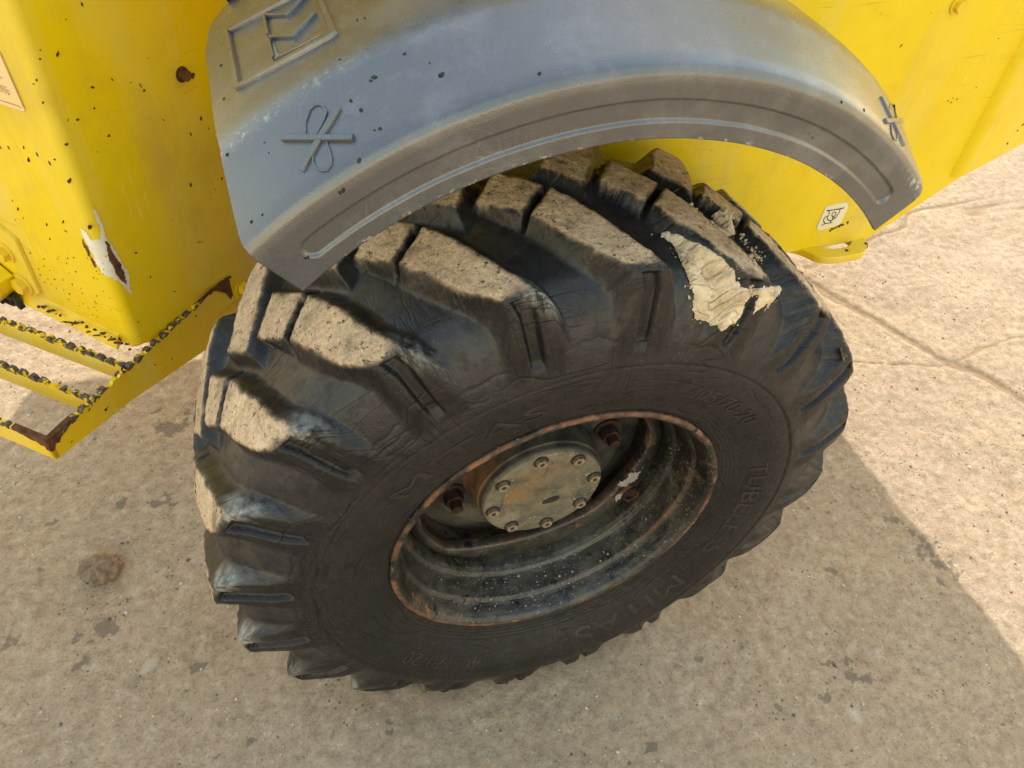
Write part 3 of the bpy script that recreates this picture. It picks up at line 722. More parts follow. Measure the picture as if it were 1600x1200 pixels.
cfl = Mh.mix(Mh.math('MULTIPLY', Mh.attr('rustside'), Mh.rng(Mh.noise(11, 5), .3, .5)), cfl, Mh.mix(Mh.noise(60, 4), (0.13, 0.055, 0.02), (0.30, 0.15, 0.07)))
c2 = Mh.mix(Mh.rng(Mh.noise(26, 6, .65), .34, .66), (0.070, 0.068, 0.056), (0.205, 0.175, 0.118))
c2 = Mh.mix(Mh.math('MULTIPLY', Mh.attr('disk'), Mh.rng(Mh.noise(15, 5, .7), .46, .66)), c2, (0.215, 0.130, 0.062))
c2 = Mh.mix(Mh.math('MULTIPLY', Mh.rng(Mh.noise(40, 5, .7, vec=Mh.mapv(Mh.co(), (1, 1, 1), (1, 1, 1))), .56, .68), .85), c2, (0.062, 0.060, 0.052))
c2 = Mh.mix(Mh.math('GREATER_THAN', Mh.noise(200, 4, .7), .655), c2, (0.50, 0.44, 0.32))
Mh.set('Base Color', Mh.mix(fr, cfl, c2)); Mh.bump(Mh.math('ADD', Mh.noise(200, 4, .7), Mh.math('MULTIPLY', n, 1.6)), .7, .0024)
Yv_ = V[:, 1]
fattr(me, 'face', np.maximum(sstep(-.010, -.020, Yv_), .55 * sstep(.07, .055, Yv_) * sstep(.13, .15, R) * sstep(-.1, -.9, np.sin(T))))
fattr(me, 'disk', sstep(.074, .068, R) * (Yv_ < 0)); fattr(me, 'rustside', sstep(-.012, .0, Yv_) * sstep(.13, .12, R) * np.exp(-(((T - rad(165) + PI) % (2 * PI) - PI) / .55) ** 2))
hub = link('hub', me, Mh.m, loader)
# eight cap bolts in counterbores
bm = bmesh.new()
for r, y0, y1 in ((.0135, .0, -.0012),):
    pts = [(r * math.cos(a), .0, r * math.sin(a)) for a in np.linspace(0, 2 * PI, 20, endpoint=False)]; prism(bm, pts, (0, -1, 0), .0012, 1)
pts = [(.0095 * math.cos(a), -.0012, .0095 * math.sin(a)) for a in np.linspace(0, 2 * PI, 20, endpoint=False)]; prism(bm, pts, (0, -1, 0), .0062, 0)
pts = [(.0045 * math.cos(a), -.0074, .0045 * math.sin(a)) for a in np.linspace(0, 2 * PI, 6, endpoint=False)]; prism(bm, pts, (0, -1, 0), .0004, 1)
bevel_all(bm, .0007, 1, 60)
HB = mat_simple('dusty_bolt', (0.10, 0.075, 0.05), (0.30, 0.22, 0.15), 70, .7, .3)
b0 = bm_obj('cap_bolt', bm, [HB, BLK], hub, 40)
for k in range(8):
    o = b0 if k == 0 else b0.copy()
    if k: COL.objects.link(o); o.parent = hub
    a = rad(10 + 45 * k + (random.random() - .5) * 3); o.location = (.0925 * math.cos(a), -.0222, AX + .0925 * math.sin(a)); o.rotation_euler = (0, random.random() * 3, 0)
bm = bmesh.new()
c = on_plane((861, 781), (0, -.021, 0), (0, 1, 0))
P = blob2d(np.random.default_rng(3), .017, .008, .15, 14, .12); prism(bm, [(c[0] + q[0], -.0200, c[2] + q[1]) for q in P], (0, -1, 0), .0015)
bm_obj('filler_plug', bm, BLK, hub, 40)
# wheel nuts on studs
bm = bmesh.new()
hexbolt(bm, (0, 0, 0), (0, -1, 0), .0175, .024, True)
pts = [(.0105 * math.cos(a), -.024, .0105 * math.sin(a)) for a in np.linspace(0, 2 * PI, 18, endpoint=False)]; prism(bm, pts, (0, -1, 0), .016)
bevel_all(bm, .0012, 2)
n0 = bm_obj('wheel_nut', bm, NUTM, hub, 40)
for k, a in enumerate((19, 79, 139, 195, 317)):
    o = n0 if k == 0 else n0.copy()
    if k: COL.objects.link(o); o.parent = hub
    o.location = (.148 * math.cos(rad(a)), .049, AX + .148 * math.sin(rad(a))); o.rotation_euler = (0, k * .7, 0)
# axle behind
V, Fq, _, _ = lathe([(.20, .20), (.26, .16), (.30, .10), (1.2, .09)], 48); link('axle', mesh_np('axle', V, Fq), BLK, loader)

# ---------- fender
FC = (-.010, .19 + AX)
fprof = np.array([(-.1000, .515), (-.1000, .529), (-.1000, .560), (-.1000, .574), (-.0985, .582), (-.0935, .590), (-.085, .5955), (-.03, .6185), (-.012, .6265), (-.003, .630), (.010, .6325), (.05, .6345), (.24, .637), (.27, .636), (.283, .632)])
ft = arclen(fprof)
ts = np.unique(np.concatenate([np.arange(0, .078, .0013), np.arange(.078, .17, .0028), np.arange(.17, ft[-1], .007), [ft[-1]]]))
fy = np.interp(ts, ft, fprof[:, 0]); frr = np.interp(ts, ft, fprof[:, 1])
ker = np.array([.25, .5, .25])
for _ in range(3):
    fy[1:-1] = np.convolve(fy, ker, 'valid'); frr[1:-1] = np.convolve(frr, ker, 'valid')
nA = 620
u = np.linspace(0, 1, nA)
aL = np.interp(fy, [-.1, -.09, 0, .2, .25, .283], [131.2, 131.0, 128.4, 127.8, 126.6, 123.8]); aR = np.interp(fy, [-.1, -.09, 0, .25, .283], [42.3, 42.6, 43.2, 43.6, 45])
ANG = aL[None] + (aR - aL)[None] * u[:, None]
RR = np.broadcast_to(frr, ANG.shape).copy(); YY = np.broadcast_to(fy, ANG.shape).copy()
arcm = np.radians(ANG) * .55
gd = np.minimum(np.minimum(RR - .5335, .5565 - RR), np.minimum((ANG - 46.2) * rad(1) * .545, (127.6 - ANG) * rad(1) * .545))
# rounded slot ends
cx = np.clip(ANG, 46.2 + 1.25, 127.6 - 1.25); slotd = .0118 - np.hypot((ANG - cx) * rad(1) * .545, RR - .545)
skirt = sstep(.576, .568, RR)
YY = YY + .0034 * sstep(-.001, .0022, slotd) * skirt
YY = YY + .0008 * fbm(arcm * 9, RR * 9, 3, 4); RR = RR + .0010 * fbm(arcm * 7, YY * 7, 3, 6)
V = np.stack([FC[0] + RR * np.cos(np.radians(ANG)), YY, FC[1] + RR * np.sin(np.radians(ANG))], -1)
me = mesh_np('fender', V.reshape(-1, 3), grid_faces(nA, len(ts)))
fattr(me, 'wear', .9 * sstep(51, 43, ANG) * np.exp(-((RR - .585) / .012) ** 2) + .5 * sstep(.521, .516, RR) * (vnoise(ANG * .6, RR * 0, 2) > .45) + .5 * np.exp(-((YY + .004) / .006) ** 2) * sstep(108, 126, ANG))
fender = link('fender', me, PLA, loader)
md = fender.modifiers.new('s', 'SOLIDIFY'); md.thickness = .0055; md.offset = -1
fender['label'] = 'grey moulded plastic fender with embossed emblem'
def on_fender(px, lift=0.0):
    d = ray(px); t = np.linspace(.5, 1.6, 9000); P = CAM[None] + t[:, None] * d[None]
    r = np.hypot(P[:, 0] - FC[0], P[:, 2] - FC[1]); g = r - np.interp(P[:, 1], fy[np.argsort(fy)], frr[np.argsort(fy)])
    ok = np.where((g[:-1] > 0) & (g[1:] <= 0) & (P[1:, 1] > -.103))[0]
    i = ok[0] if len(ok) else np.abs(g).argmin()
    p = P[i]; rv = np.array([p[0] - FC[0], 0, p[2] - FC[1]]); rv /= np.linalg.norm(rv)
    e = 1e-3; o = np.argsort(fy); sl = (np.interp(p[1] + e, fy[o], frr[o]) - np.interp(p[1] - e, fy[o], frr[o])) / (2 * e)
    n = rv - np.array([0, sl, 0]); n /= np.linalg.norm(n)
    return p, n
def ridge(bm, pxs, wpx, h, closed=False, surf=on_fender, mi=0, sub=6):
    """raised strip following a traced line on the fender"""
    pts = list(pxs) + ([pxs[0]] if closed else [])
    S = []
    for (x0, y0), (x1, y1) in zip(pts[:-1], pts[1:]):
        k = max(1, int(math.hypot(x1 - x0, y1 - y0) / sub)); S += [(x0 + (x1 - x0) * t / k, y0 + (y1 - y0) * t / k) for t in range(k)]
    S.append(pts[-1])
    PN = [surf(s) for s in S]; P = [Vector(p) for p, _ in PN]; N = [Vector(n) for _, n in PN]
    wd = wpx / F_PX * (P[0] - Vector(CAM)).length / 2
    rings = []
    for i in range(len(P)):
        t = (P[min(i + 1, len(P) - 1)] - P[max(i - 1, 0)]).normalized()
        if closed and i in (0, len(P) - 1): t = (P[1] - P[-2]).normalized()
        b = t.cross(N[i]).normalized()
        rings.append([bm.verts.new(P[i] + b * s * wd + N[i] * z) for s, z in ((-1.25, -.001), (-1, h * .8), (-.75, h), (.75, h), (1, h * .8), (1.25, -.001))])
    for a, b in zip(rings[:-1], rings[1:]):
        for k in range(5): bm.faces.new([a[k], a[k + 1], b[k + 1], b[k]]).material_index = mi
    for e in (rings[0], rings[-1]): bm.faces.new(e).material_index = mi
PL2 = PLA
bm = bmesh.new(); ridge(bm, [(357, 52), (374, 138), (523, 54), (492, -23)], 8, .0045, True); fr_ = bm_obj('emblem_frame', bm, PL2, fender, 40)
bm = bmesh.new()
for ln in ([(419, 27), (449, 26), (475, 0), (481, -8)], [(415, 28), (421, 57)], [(424, 61), (459, 60), (494, 23)], [(423, 65), (430, 93)], [(433, 95), (468, 78), (505, 58)]): ridge(bm, ln, 4.5, .0042)
bm_obj('emblem_letter', bm, PL2, fender, 40)
bm = bmesh.new(); ridge(bm, [(444, 217), (553, 217)], 10, .0042); ridge(bm, [(529, 169), (471, 267)], 9, .0038)
ridge(bm, [(478, 211), (478, 192), (485, 172), (492, 166), (499, 164), (506, 167), (511, 175), (508, 187), (496, 210)], 3.0, .0020)
ridge(bm, [(500, 224), (490, 243), (490, 254), (494, 263), (503, 268), (512, 267), (518, 258), (519, 248), (516, 236), (511, 223)], 3.0, .0020)
bm_obj('embossed_symbol', bm, PL2, fender, 40)
bm = bmesh.new(); ridge(bm, [(1375, 152), (1411, 228)], 4.5, .003); ridge(bm, [(1382, 190), (1408, 189)], 7, .003)
ridge(bm, [(1389, 180), (1389, 169), (1391, 163), (1396, 164), (1399, 183)], 2.2, .0018); ridge(bm, [(1391, 196), (1392, 209), (1396, 218), (1400, 219), (1401, 212), (1397, 196)], 2.2, .0018)
bm_obj('embossed_symbol', bm, PL2, fender, 40)
# drying rain water caught in the corners of the emblem
for nm, pl in (('water_film', [(366, 90), (369, 108), (375, 120), (377, 127), (388, 133), (381, 134), (378, 139), (373, 138), (370, 130), (372, 124), (369, 112)]),
               ('water_film', [(426, 66), (431, 76), (433, 84), (438, 87), (432, 92), (429, 93), (428, 80)])):
    bm = bmesh.new(); vs = [bm.verts.new(on_fender(q)[0] + on_fender(q)[1] * .0009) for q in pl]
    vb = [bm.verts.new(on_fender(q)[0] - on_fender(q)[1] * .0004) for q in pl]
    bm.faces.new(vs)
    for i in range(len(vs)): bm.faces.new([vs[i], vs[(i + 1) % len(vs)], vb[(i + 1) % len(vs)], vb[i]])
    bm_obj(nm, bm, WAT, fender, 0)
# dark flecks thrown up on the plastic
Vf, Ff = [], []
for k, (x, y, s) in enumerate([(689, 117, 6), (564, 172, 4.5), (594, 201, 4), (585, 203, 2), (561, 251, 5), (536, 298, 6), (531, 301, 4), (843, 115, 4), (413, 223, 2), (420, 239, 2), (355, 242, 4), (410, 336, 3), (393, 347, 3.5), (477, 403, 4),
                               (482, 402, 3), (585, 120, 5), (579, 126, 3), (671, 98, 2), (548, 157, 4), (558, 31, 2.5), (570, 28, 2.5), (531, 93, 3), (345, 102, 2.5), (632, 84, 3), (350, 154, 2.5), (1270, 215, 2), (1350, 172, 2.5), (1315, 160, 3)]):
    p, n = on_fender((x, y)); s = s / F_PX * np.linalg.norm(p - CAM)
    fx, fy2, fn = frame(n); q = iv * (1 + RNG.uniform(-.35, .35, iv.shape)); a = RNG.uniform(0, PI); q = q * np.array([1.0, .62, .45]) * s
    q = q @ np.array([[math.cos(a), -math.sin(a), 0], [math.sin(a), math.cos(a), 0], [0, 0, 1]])
    Vf.append(p + q[:, :1] * np.array(fx) + q[:, 1:2] * np.array(fy2) + q[:, 2:] * np.array(fn)); Ff.append(itri + 12 * k)
link('mud_flecks', mesh_np('mud_flecks', np.concatenate(Vf), np.concatenate(Ff), False), FLK, fender, 'stuff')
# rubber seal along the inner edge
nS = 120; an = np.radians(np.linspace(124, 46, nS)); Vs = []
for yy, rr in ((.280, .628), (.280, .646), (.298, .646), (.298, .628)):
    Vs.append(np.stack([FC[0] + rr * np.cos(an), np.full(nS, yy), FC[1] + rr * np.sin(an)], -1))
Vs = np.stack(Vs, 1); Fs = grid_faces(nS, 4); Fs = np.concatenate([Fs, np.stack([np.arange(nS - 1) * 4 + 3, np.arange(1, nS) * 4 + 3, np.arange(1, nS) * 4, np.arange(nS - 1) * 4], 1)])
link('edge_seal', mesh_np('edge_seal', Vs.reshape(-1, 3), Fs, False), SEAL, fender)

# ---------- rear body (right of the wheel)
YB = .30
zb = .165 + AX
def rb(p): return on_plane(p, (0, YB, 0), (0, 1, 0))
xk = 1.005; t20 = rad(20)
n20 = np.array([-math.sin(t20), math.cos(t20), 0])
e1 = on_plane((1600, 224), (xk, YB, 0), n20)
zk = rb((1502, 277))[2]
xe = 1.515; ye = YB + (xe - xk) * math.tan(t20); ze = zk + (e1[2] - zk) * (xe - xk) / (e1[0] - xk)
top = 1.35 + AX
bm = bmesh.new()
outl = [(-.06, YB, zb), (.83, YB, zb), (xk, YB, zk), (xe, ye, ze)]
far = 1.72
lo = [Vector(p) for p in outl]; hi = [Vector((p[0], p[1], top)) for p in outl]
lo2 = [Vector((p[0], far, p[2])) for p in outl]; hi2 = [Vector((p[0], far, top)) for p in outl]
vl, vh, wl_, wh = ([bm.verts.new(v) for v in L] for L in (lo, hi, lo2, hi2))
for i in range(3):
    bm.faces.new([vl[i], vl[i + 1], vh[i + 1], vh[i]]); bm.faces.new([wl_[i + 1], wl_[i], wh[i], wh[i + 1]])
    bm.faces.new([vl[i + 1], vl[i], wl_[i], wl_[i + 1]]); bm.faces.new([vh[i], vh[i + 1], wh[i + 1], wh[i]])
bm.faces.new([vl[0], vh[0], wh[0], wl_[0]]); bm.faces.new([vl[3], wl_[3], wh[3], vh[3]])
bevel_all(bm, .007, 3, 12)
rear = bm_obj('rear_body', bm, YEL, loader, 30)
# pressed fold running down the corner
bm = bmesh.new()
zz0, zz1 = zk + .012, top - .02
prism(bm, [(xk - .034, YB + .001, zz0 - .004), (xk - .026, YB - .008, zz0 - .004), (xk - .001, YB - .010, zz0), (xk + .006, YB - .007, zz0), (xk + .007, YB + .004, zz0)], (0, 0, 1), zz1 - zz0)
bevel_all(bm, .0015, 2); bm_obj('corner_fold', bm, YEL, rear, 50)
bm = bmesh.new(); c = rb((1497, 8)); hexbolt(bm, (c[0], YB - .0005, c[2]), (0, -1, 0), .011, .011); bevel_all(bm, .001, 2); bm_obj('bolt', bm, YEL2, rear, 40)
# lashing eye: flat plate sticking out below the panel
def ze_(p): return on_z(p, zb + .004)
eye = [(1215, 374), (1262, 366), (1310, 357), (1345, 350), (1358, 346), (1360, 358), (1353, 365), (1351, 374), (1353, 384), (1349, 393), (1335, 397), (1318, 400), (1300, 402), (1280, 400), (1262, 392), (1245, 386), (1232, 384), (1215, 384)]
hole = [(1277, 379), (1290, 374), (1303, 370), (1317, 369), (1326, 371), (1331, 376), (1330, 382), (1323, 386), (1312, 388), (1300, 389), (1290, 387), (1282, 383)]
def plate_hole(name, outer, inner, z0, th_, mat, parent):
    cu = D.curves.new('c', 'CURVE'); cu.dimensions = '2D'; cu.fill_mode = 'BOTH'; cu.extrude = th_ / 2; cu.bevel_depth = .0022; cu.bevel_resolution = 2; cu.resolution_u = 6
    for L in (outer, inner):
        s = cu.splines.new('BEZIER'); s.bezier_points.add(len(L) - 1); s.use_cyclic_u = True
        for bp, p in zip(s.bezier_points, L): bp.co = (p[0], p[1], 0); bp.handle_left_type = bp.handle_right_type = 'AUTO'
    ob = D.objects.new('c', cu); COL.objects.link(ob); bpy.context.view_layer.update()
    mm = D.meshes.new_from_object(ob.evaluated_get(bpy.context.evaluated_depsgraph_get())); D.objects.remove(ob)
    mm.transform(Matrix.Translation((0, 0, z0))); mm.name = name
    mm.polygons.foreach_set('use_smooth', np.full(len(mm.polygons), True)); mm.set_sharp_from_angle(angle=rad(40))
    mm.materials.clear()
    return link(name, mm, mat, parent)
oo = [ze_(p)[:2] for p in eye]
ho = [ze_(p)[:2] for p in hole]
plate_hole('lashing_eye', oo, ho, zb - .004, .012, YEL2, rear)
# worn edge of the eye
def strip_mesh(bm, pts, n, wid, th_, rng, mi=0):
    for p in pts:
        q = blob2d(rng, wid * rng.uniform(.8, 1.8), wid * rng.uniform(.4, .8), rng.uniform(0, PI), 8, .4); fx, fy2, fn = frame(n)
        prism(bm, [Vector(p) + fx * a + fy2 * b for a, b in q], fn, th_, mi)
bm = bmesh.new(); rg = np.random.default_rng(12)
strip_mesh(bm, [on_z(q, zb - .003) for q in [(1291, 399), (1297, 399), (1303, 399), (1316, 397), (1322, 397), (1330, 396), (1337, 395), (1343, 393), (1348, 390), (1351, 386)]], (-.3, -1, .55), .0055, .004, rg)
strip_mesh(bm, [rb(q) + np.array([0, -.0008, 0]) for q in [(1300, 357), (1306, 355), (1311, 353), (1315, 351), (1324, 347), (1297, 360)]], (0, -1, 0), .0035, .001, rg)
bm_obj('worn_edge', bm, DARK, rear, 30, 'stuff')
# little lashing-point sticker
def flat_poly(bm, pts, n, th_, mi=0): prism(bm, pts, n, th_, mi)
def ink_line(bm, pxs, surf, n, wpx, lift, mi=0, closed=False):
    P = [Vector(surf(p)) for p in pxs]
    if closed: P.append(P[0])
    n = Vector(n)
    wd = wpx / F_PX * (P[0] - Vector(CAM)).length / 2
    prevs = None
    L, Rr2 = [], []
    for i in range(len(P)):
        t = (P[min(i + 1, len(P) - 1)] - P[max(i - 1, 0)]).normalized(); b = t.cross(n).normalized()
        L.append(bm.verts.new(P[i] + b * wd + n * lift)); Rr2.append(bm.verts.new(P[i] - b * wd + n * lift))
    for i in range(len(P) - 1): bm.faces.new([L[i], L[i + 1], Rr2[i + 1], Rr2[i]]).material_index = mi
bm = bmesh.new()
flat_poly(bm, [rb(q) for q in [(1289, 325), (1293, 322), (1320, 316), (1324, 318), (1325, 322), (1314, 347), (1311, 350), (1281, 360), (1277, 359), (1276, 355)]], (0, -1, 0), .0012)
stk = bm_obj('lashing_sticker', bm, CREAM, rear, 30)
bm = bmesh.new(); z10 = lambda L: [(1240 + a / 10, 290 + b / 10) for a, b in L]
nY = (0, -1, 0)
for L in ([(510, 388), (600, 378), (700, 362), (780, 345)], [(545, 385), (552, 420), (545, 450), (522, 478), (522, 515), (545, 540), (585, 540), (640, 505), (690, 440), (712, 400), (720, 362)], [(640, 505), (612, 480), (590, 462), (600, 425), (625, 405), (655, 418), (650, 450), (632, 470), (605, 490), (600, 520), (575, 545), (570, 575)],
          [(520, 470), (482, 492), (462, 530), (468, 565), (490, 585)], [(430, 615), (490, 588), (600, 570)], [(520, 388), (535, 372)], [(570, 382), (585, 365)], [(620, 375), (636, 357)], [(670, 367), (686, 348)], [(720, 357), (736, 338)], [(765, 348), (780, 330)]):
    ink_line(bm, z10(L), rb, nY, 1.4, .0016)
bm_obj('sticker_print', bm, INK, stk, 0)
# scratches and chips on the rear panel
def chips(name, lst, surf, n, mat, parent, seed, th_=.0006):
    rg = np.random.default_rng(seed); bm = bmesh.new(); fx, fy2, fn = frame(n)
    for (x, y, a, b, ang) in lst:
        p = Vector(surf((x, y))); s = (p - Vector(CAM)).length / F_PX
        q = blob2d(rg, a * s * .55, b * s * .55, ang, 11, .45)
        prism(bm, [p + fx * c + fy2 * d for c, d in q], fn, th_)
    return bm_obj(name, bm, mat, parent, 0, 'stuff')
chips('paint_chips', [(1407, 72, 5, 1.2, 1.0), (1481, 158, 2, 1.5, 0), (1486, 160, 2, 1.5, 0), (1489, 153, 2, 1.2, 0), (1495, 155, 2, 1.3, 1), (1525, 137, 1.2, 1.6, 0), (1574, 224, 1.8, 3, .3), (1590, 204, 1.6, 2, .3), (1598, 195, 2, 3, 0), (1290, 75, 1.5, 1, 0), (1455, 20, 1.2, 1, 0), (1232, 40, 1.5, .8, .4), (1112, 235, 1.5, 1.5, 0), (1560, 60, 1, 1.2, 0)],
      rb, (0, -1, 0), DARK, rear, 5)

# ---------- left panel and its folded corner
a44 = rad(44); E1 = np.array([math.cos(a44), math.sin(a44), 0]); E2 = np.array([-math.sin(a44), math.cos(a44), 0])
PC = on_z((213, 545), AX + .0)
NP_ = np.array([math.sin(a44), -math.cos(a44), 0])        # outward normal of the right-hand face
NL = np.array([-math.cos(a44), -math.sin(a44), 0])        # outward normal of the left-hand face
def pr_(p, lift=0.0): return on_plane(p, PC, NP_) + NP_ * lift
def pl_(p, lift=0.0): return on_plane(p, PC, NL) + NL * lift
bm = bmesh.new()
ztop = 1.95; zlo = PC[2]
rc = .019; path = [PC + E1 * .80, PC + E1 * .13, PC + E1 * rc]
for k in range(1, 8):
    t = k / 8 * PI / 2; path.append(PC + (E1 + E2) * rc - (E1 * math.sin(t) + E2 * math.cos(t)) * rc if False else PC + E1 * (rc - rc * math.sin(t)) + E2 * (rc - rc * math.cos(t)))
path += [PC + E2 * rc, PC + E2 * 1.1]
th_ = .006
# outer skin rows: bottom lip, skin, top
rows_ = [zlo, zlo + .006, zlo + .2, zlo + .5, zlo + 1.0, ztop]
def zl(p): return .07 * max(0, min(1, ((p - PC) @ E1 - .03) / .10))
vg = [[bm.verts.new((p[0], p[1], z - (zl(p) if z < zlo + .01 else 0))) for z in rows_] for p in path]
for a, b in zip(vg[:-1], vg[1:]):
    for k in range(len(rows_) - 1): bm.faces.new([a[k], b[k], b[k + 1], a[k + 1]])
panel = bm_obj('side_panel', bm, YEL, loader, 40)
md = panel.modifiers.new('s', 'SOLIDIFY'); md.thickness = th_; md.offset = -1
# bottom flange folded out on the left face
bm = bmesh.new()
p0 = pl_((50, 466)); p1 = pl_((206, 540))
pa = PC + E2 * .035; pb = PC + E2 * .60; zz = zlo
prism(bm, [Vector((*pa[:2], zz + .022)) + Vector(NL) * .000, Vector((*pa[:2], zz + .016)) + Vector(NL) * .006, Vector((*pa[:2], zz - .004)) + Vector(NL) * .017, Vector((*pa[:2], zz - .008)) + Vector(NL) * .014, Vector((*pa[:2], zz + .004)) + Vector(NL) * -.002], E2, .56)
bevel_all(bm, .002, 2); bm_obj('bottom_flange', bm, YEL2, panel, 50)
rg = np.random.default_rng(21)
def fl(p): return on_plane(p, PC + NL * .013, NL)
chips('paint_chips', [(x + rg.uniform(-5, 5), y + rg.uniform(-6, 5), rg.choice([1.5, 3, 6, 11, 16]) * rg.uniform(.7, 1.2), rg.uniform(1.0, 4.0), .45) for x, y in zip(np.linspace(58, 202, 30), np.linspace(478, 541, 30))], fl, NL, DARK, panel, 31, .003)
bm = bmesh.new(); c = pr_((284, 116)); hexbolt(bm, c - NP_ * .001, NP_, .0095, .014, True, 18); bevel_all(bm, .003, 3); bm_obj('bolt', bm, RUST, panel, 60)
chips('paint_chips', [(90, 85, 7, 3, .9), (128, 6, 3, 4, 0), (225, 141, 4, 3, .3), (219, 133, 1.5, 5, .2), (144, 136, 6, 2.4, -.5), (175, 124, 2, 4, .5), (121, 187, 4, 3, 0), (170, 212, 4, 2.5, 0), (299, 118, 10, 7, -.4), (45, 248, 4, 6, -.3), (37, 230, 1.5, 4, -.3), (103, 225, 4, 3, 0), (108, 282, 4, 7, -.4), (86, 249, 3, 2, 0), (255, 187, 6, .8, -.8), (103, 30, 1.5, 1.2, 0), (62, 92, 2, 2, 0), (63, 78, 2, 1, 0), (231, 91, 1.2, 1, 0),
       (152, 237, 1.2, 1.2, 0), (147, 169, 2, 2, 0), (204, 129, 2, 1, 0), (57, 125, 2, 3, 0), (67, 160, 2, 3, -.3), (212, 395, 4, 2, -.4), (273, 455, 3, 1.5, 0), (270, 343, 1, 1, 0), (235, 433, 4, 1, .8), (310, 378, 10, .9, -.4), (330, 310, 1, 1, 0), (216, 503, 2, 1.2, 0), (73, 350, 2.5, 4, -.3), (99, 345, 2, 7, -.6), (78, 373, 2, 2, 0), (104, 362, 7, .9, -1), (140, 355, 4, 7, -.5), (28, 325, 2, 5, -.3), (19, 313, 1, 3, -.3), (24, 343, 2, 1, 0), (47, 395, 1.5, 3, 0), (60, 420, 1.3, 2, 0), (36, 340, 1, 2, 0)],
      lambda p: pr_(p) if p[0] > 30 + (p[1] - 60) * .381 else pl_(p), (NP_ * .9 + NL * .45), DARK, panel, 8, .0012)
rg2 = np.random.default_rng(77); bits = []
for k in range(70):
    y = rg2.uniform(395, 500); x = rg2.uniform(62, 175)
    if y > 455 + (x - 52) * .484 - 6: continue
    bits.append((x, y, rg2.uniform(.6, 1.6), rg2.uniform(1.0, 2.6), rg2.uniform(-.8, .2)))
chips('paint_chips', bits, pl_, NL, DARK, panel, 9, .0008)
# long scrape: pale primer with a bare rusted core
def scrape(name, pts, mat, lift, seed):
    x0, y0 = np.min(pts, 0) - 3; x1, y1 = np.max(pts, 0) + 3; st = 1.6
    xs, ys = np.arange(x0, x1, st), np.arange(y0, y1, st); GX_, GY_ = np.meshgrid(xs, ys, indexing='ij')
    sd = poly_sd(GX_, GY_, pts) + 3.2 * fbm(GX_ * .16 + seed, GY_ * .09, 4, seed)
    nu, nv = sd.shape; F0 = grid_faces(nu, nv); F0 = F0[(sd > 0).ravel()[F0].all(1)]; F0 = biggest(F0, nu * nv)
    used = np.unique(F0); rm = -np.ones(nu * nv, int); rm[used] = np.arange(len(used))
    V_ = np.array([corner_pt((GX_.ravel()[k], GY_.ravel()[k]), lift) for k in used])
    return link(name, mesh_np(name, V_, rm[F0]), mat, panel)
def corner_pt(px, lift):
    """point on the rounded vertical corner of the panel"""
    best = None
    d = ray(px)
    for t in np.linspace(0, PI / 2, 41):
        c = PC + E1 * (rc - rc * math.sin(t)) + E2 * (rc - rc * math.cos(t)); n = NP_ * math.cos(t) + NL * math.sin(t)
        s = ((c - CAM) @ n) / (d @ n); P = CAM + d * s
        e = abs((P - c) @ (NP_ * -math.sin(t) + NL * math.cos(t)))
        lim = (.4 if t in (0,) or t >= PI / 2 - 1e-6 else .002)
        off = (P - c) @ (-NP_ * math.sin(t) + NL * math.cos(t))
        if t == 0 and off < 0: e = 0
        if t >= PI / 2 - 1e-6 and off > 0: e = 0
        if best is None or e < best[0]: best = (e, P + n * lift)
    return best[1]
scrape('scrape_primer', [(137, 303), (142, 306), (150, 330), (161, 352), (167, 370), (180, 390), (195, 412), (202, 435), (206, 464), (196, 454), (184, 441), (172, 434), (160, 428), (152, 415), (141, 393), (130, 370), (120, 347), (133, 360), (146, 374), (155, 372), (153, 352), (143, 328)], PRIM, .0009, 3)
scrape('scrape_rust', [(163, 373), (170, 380), (178, 395), (187, 410), (194, 425), (198, 440), (196, 446), (188, 440), (180, 428), (172, 410), (166, 392)], RUST, .0016, 4)
scrape('scrape_rust', [(128, 368), (134, 380), (142, 395), (150, 412), (155, 428), (154, 431), (147, 416), (139, 400), (131, 384)], RUST, .0016, 5)
# printed label on the left face
bm = bmesh.new(); lp = [(0, 80), (2, 84), (40, 171), (39, 173), (36, 173), (0, 161), (-60, 141), (-80, 20)]
flat_poly(bm, [pl_(q, .0005) for q in lp], NL, .0012); lb = bm_obj('faded_label', bm, LAB, panel, 0)
bm = bmesh.new()
ink_line(bm, [(-60, 137), (0, 155), (31, 165), (35, 168)], pl_, NL, 1.0, .0024); ink_line(bm, [(0, 79), (39, 168)], pl_, NL, 1.0, .0024)
for k in range(4):
    x = 1 + k * 4.0; y = 138 + k * 1.9
    ink_line(bm, [(x + 3.2, y - 2.8), (x + .6, y - 3.2), (x + 1.2, y - .6), (x + 3, y - .2), (x + 3.6, y + 2.4), (x + 1.6, y + 3.6)], pl_, NL, 1.0, .0024)
ink_line(bm, [(-10, 128), (12, 136)], pl_, NL, .9, .0024); ink_line(bm, [(3, 119), (4, 122)], pl_, NL, 2, .0024)
bm_obj('label_print', bm, INKF, lb, 0)

